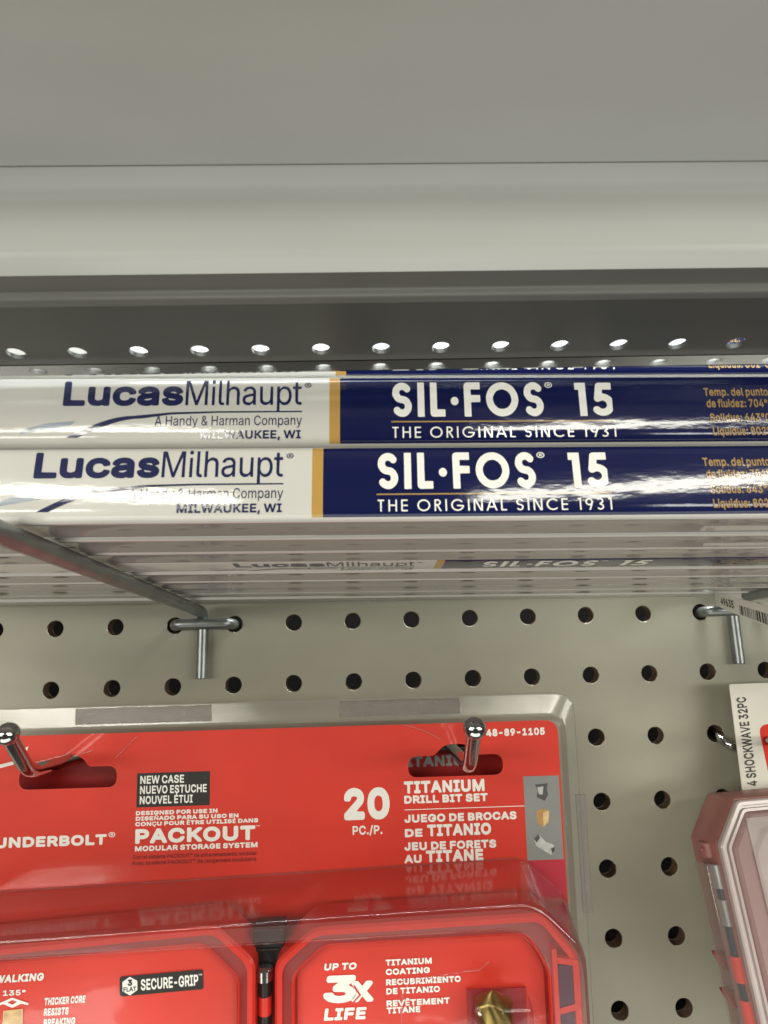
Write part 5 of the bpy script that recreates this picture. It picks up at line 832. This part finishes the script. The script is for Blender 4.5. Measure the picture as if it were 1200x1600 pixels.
    flat(k, [[(3.3 + 2.75 * math.cos(R(90 + 60 * i)), 2.9 + 2.75 * math.sin(R(90 + 60 * i))) for i in range(6)]], s2)
    write(k, 'SECURE-GRIP', 6.8, 25.2, 1.3, 3.3, 'B', s2, track=-.02); write(k, '™', 25.3, 26.5, 3.4, 1.3, 'R', s2)
    k.build('panel_lettering', [MT['pw']], t, smooth=0)
    k = M(); s3 = lambda x, v: sec(x, v, 14.8); write(k, '3', 2.6, 4.1, 3.0, 1.9, 'K', s3); write(k, 'FLAT', 1.25, 5.35, 1.35, 1.35, 'B', s3); k.build('badge_lettering', [MT['pk']], t, smooth=0)
    k = M()
    for a0, b0 in ((-11.6, -68.3),): flat(k, [[(-11.9, -63.6), (-11.4, -63.6), (-9.4, -66.6), (-11.9, -68.9), (-12.5, -68.9), (-10.1, -66.6)]], ins2)
    k.build('digit_outline', [MT['red']], t, smooth=0)
    # ---- hinge between the halves
    k = M(); k.box(-44.6, -34.6, -13, -4, -57.5, -46.5); k.box(-43.6, -36.0, -13.6, -13, -53.0, -52.3); k.build('hinge_block', [MT['black']], t, bevel=.4)
    k = M(); k.tube([(-40.4, -15.5, -56.2), (-40.4, -15.5, -57.0), (-40.4, -15.5, -60.0), (-40.4, -15.5, -60.6)], [2.0, 3.0, 3.0, 2.2], 18); k.build('hinge_cap', [MT['chrome']], t, smooth=50)
    z = -60.6
    for i, h in enumerate((4.6, 5.6, 4.4, 5.6, 4.4, 5.6)):
        k = M(); k.tube([(-40.4, -14.8, z), (-40.4, -14.8, z - h)], 2.2, 16); k.build('hinge_pin' if i % 2 == 0 else 'hinge_knuckle', [MT['black'] if i % 2 == 0 else MT['casered']], t, smooth=50, bevel=.2); z -= h
    # ---- side racks of the right half and the gold drill bit
    k = M()
    for a, b in ((-56.5, -57.6), (-71.5, -70.0), (-86, -84.5)):
        k.add([(53.4, -20.6, a), (60.6, -20.6, b), (60.6, -20.6, b + 1.8), (53.4, -20.6, a + 1.8), (53.4, -8, a), (60.6, -8, b), (60.6, -8, b + 1.8), (53.4, -8, a + 1.8)], [(0, 1, 2, 3), (4, 7, 6, 5), (0, 4, 5, 1), (3, 2, 6, 7), (1, 5, 6, 2), (0, 3, 7, 4)])
    k.box(52.0, 53.6, -21, -6, -105, -52); k.box(58.6, 60.8, -20.4, -6, -105, -57); k.build('bit_rack', [MT['casered']], t, bevel=.2)
    k = M(); k.box(53.7, 58.5, -20.2, -19.9, -104, -57.2); k.build('rack_hollow_shade', [MT['purple']], t, smooth=0)  # flat dark sheet standing for the shade inside the rack
    k = M(); loops = []
    for i in range(110):
        zz = -63.6 - i * .42; rr = 6.0 * min(1, .12 + i * .42 / 3.4); tw = i * .42 * .11 + .9; ring = []
        for j in range(36):
            th = 2 * math.pi * j / 36; g = max(0, math.cos(2 * th) - .2) / .8
            q = rr * (1 - .40 * g * g * (3 - 2 * g)); ring.append((32.6 + math.cos(th + tw) * q, -20.4 + math.sin(th + tw) * q * .9, zz))
        loops.append(ring)
    k.loft(loops, 0, True, True); k.build('drill_bit', [MT['gold']], t, smooth=40)
    k = M(); k.box(25.0, 44.2, -15.4, -14.8, -110, -66); k.build('bit_backing', [MT['bitback']], t, smooth=0)
drill_set()

# ================================================================== SECOND CASE AT THE RIGHT EDGE
def bit_case():
    t = thing('driver_bit_case', 'brownish red bit case with clear lid on a white header card at the right edge', 'bit case', (129.4, 262, -61.5), (-8, -3.0, 0))
    def loop(p, r, d, n=5): return [(x, -d, z) for x, z in rpoly(p, r, n)]
    body = ccw([(-10.0, -14), (0, 0), (78, 0), (88, -14), (88, -108), (-10.0, -108)])
    m = M(); m.loft([loop(body, 1.2, 0), loop(body, 1.2, 17.2), loop(inset(body, .6), 1.2, 18.0), loop(inset(body, 1.4), 1.2, 18.0)], 0, True, True)
    m.build('case_body', [MT['brown']], t, smooth=40)
    m = M(); p = inset(body, .9)
    m.loft([loop(p, 1.2, 18.1), loop(p, 1.2, 20.2), loop(inset(p, .5), 1.2, 20.7), loop(inset(p, 1.6), 1.2, 20.7), loop(inset(p, 2.0), 1.2, 19.4), loop(inset(p, 2.6), 1.2, 19.4), loop(inset(p, 2.8), 1.2, 20.3), loop(inset(p, 3.7), 1.2, 20.3), loop(inset(p, 3.9), 1.2, 18.6)])
    m.build('lid_rim', [MT['brownlite']], t, smooth=35)
    m = M(); q = inset(p, 3.9); q2 = inset(p, 8.4)
    m.loft([loop(q, 1.5, 18.6), loop(inset(q, .8), 1.5, 22.5), loop(q2, 1.5, 24.0), loop(inset(q2, .8), 1.5, 26.2), loop(inset(q2, 1.8), 1.5, 26.6)], 0, False, True)
    m.build('clear_lid', [MT['lid']], t, smooth=40)
    m = M(); m.box(3, 75, -18.5, -18.2, -103, -7); m.build('pale_insert', [MT['paleinsert']], t, smooth=0)
    m = M(); m.box(17, 44, -18.75, -18.6, -40, -19); m.build('label_panel', [MT['pg']], t, smooth=0)
    for x, z0, z1 in ((14, -92, -52), (21, -92, -46), (28, -92, -48)):
        m = M(); m.tube([(x, -21, z0), (x, -21, z1), (x, -21, z1 + 2)], [2.6, 2.6, 1.6], 6); m.build('driver_bit', [MT['steel']], t, smooth=0, bevel=.3)
    m = M(); m.tube([(-9.0, -11, -14.4), (-9.0, -11, -19.4)], 3.4, 18); m.tube([(-11.6, -12.4, -16.6), (-13.0, -12.8, -16.6)], .7, 10); m.build('hinge_knuckle', [MT['brown']], t, smooth=50, bevel=.3)
    z = -21.0
    for i, (h, mm, r) in enumerate(((7.5, 'steel', 2.3), (3.4, 'black', 1.9), (8.0, 'steel', 2.3), (8.8, 'black', 1.9), (7.6, 'casered', 2.6), (5.0, 'black', 1.9), (8.4, 'casered', 2.6), (7.5, 'black', 1.9), (8, 'steel', 2.3))):
        k = M(); k.tube([(-9.6, -15.0, z), (-9.6, -15.0, z - h)], r, 14); k.build({'steel': 'socket', 'black': 'shank', 'casered': 'red_sleeve'}[mm], [MT[mm]], t, smooth=50, bevel=.2); z -= h
    m = M(); m.box(-14.8, -7.0, -18.2, -9, -86, -20.4); m.build('clear_side_rack', [MT['clearrim']], t, bevel=.6)
    for z in (-52, -63, -75):
        k = M(); k.prism([(-13.6, z + 2.2), (-9, z + 1.8), (-9, z - 4.5), (-11.4, z - 3.0)], -7.5, -3.5); k.build('red_tooth', [MT['casedark']], t, bevel=.8)
    # header card
    h = M(); cardp = ccw([(12.2, -4), (16.6, 39.2), (76, 37.2), (76, -4)])
    def hd(x, v, d): return (x, 1.0 - d, v)
    v, f = fill2d([rpoly([(13.5, -6), (19.5, 39.6), (86, 36.8), (86, -6)], .8)], .2); h.add([hd(a, b, c) for a, b, c in v], f); h.build('header_card', [MT['tag']], t, smooth=0)
    h = M(); flat(h, [rpoly([(25.8, -4), (27.0, 23.2), (76, 22), (76, -4)], 4)], lambda x, z: hd(x, z, .32)); h.build('red_panel', [MT['panelred']], t, smooth=0)
    k = M()
    def vert(x, v): # runs upwards along the left edge
        return hd(20.6 - v + x * .13, x + .8, .32)
    write(k, '4 SHOCKWAVE 32PC', 0.3, 33.4, 0, 4.0, 'B', vert); k.build('card_lettering', [MT['pk']], t, smooth=0)
bit_case()
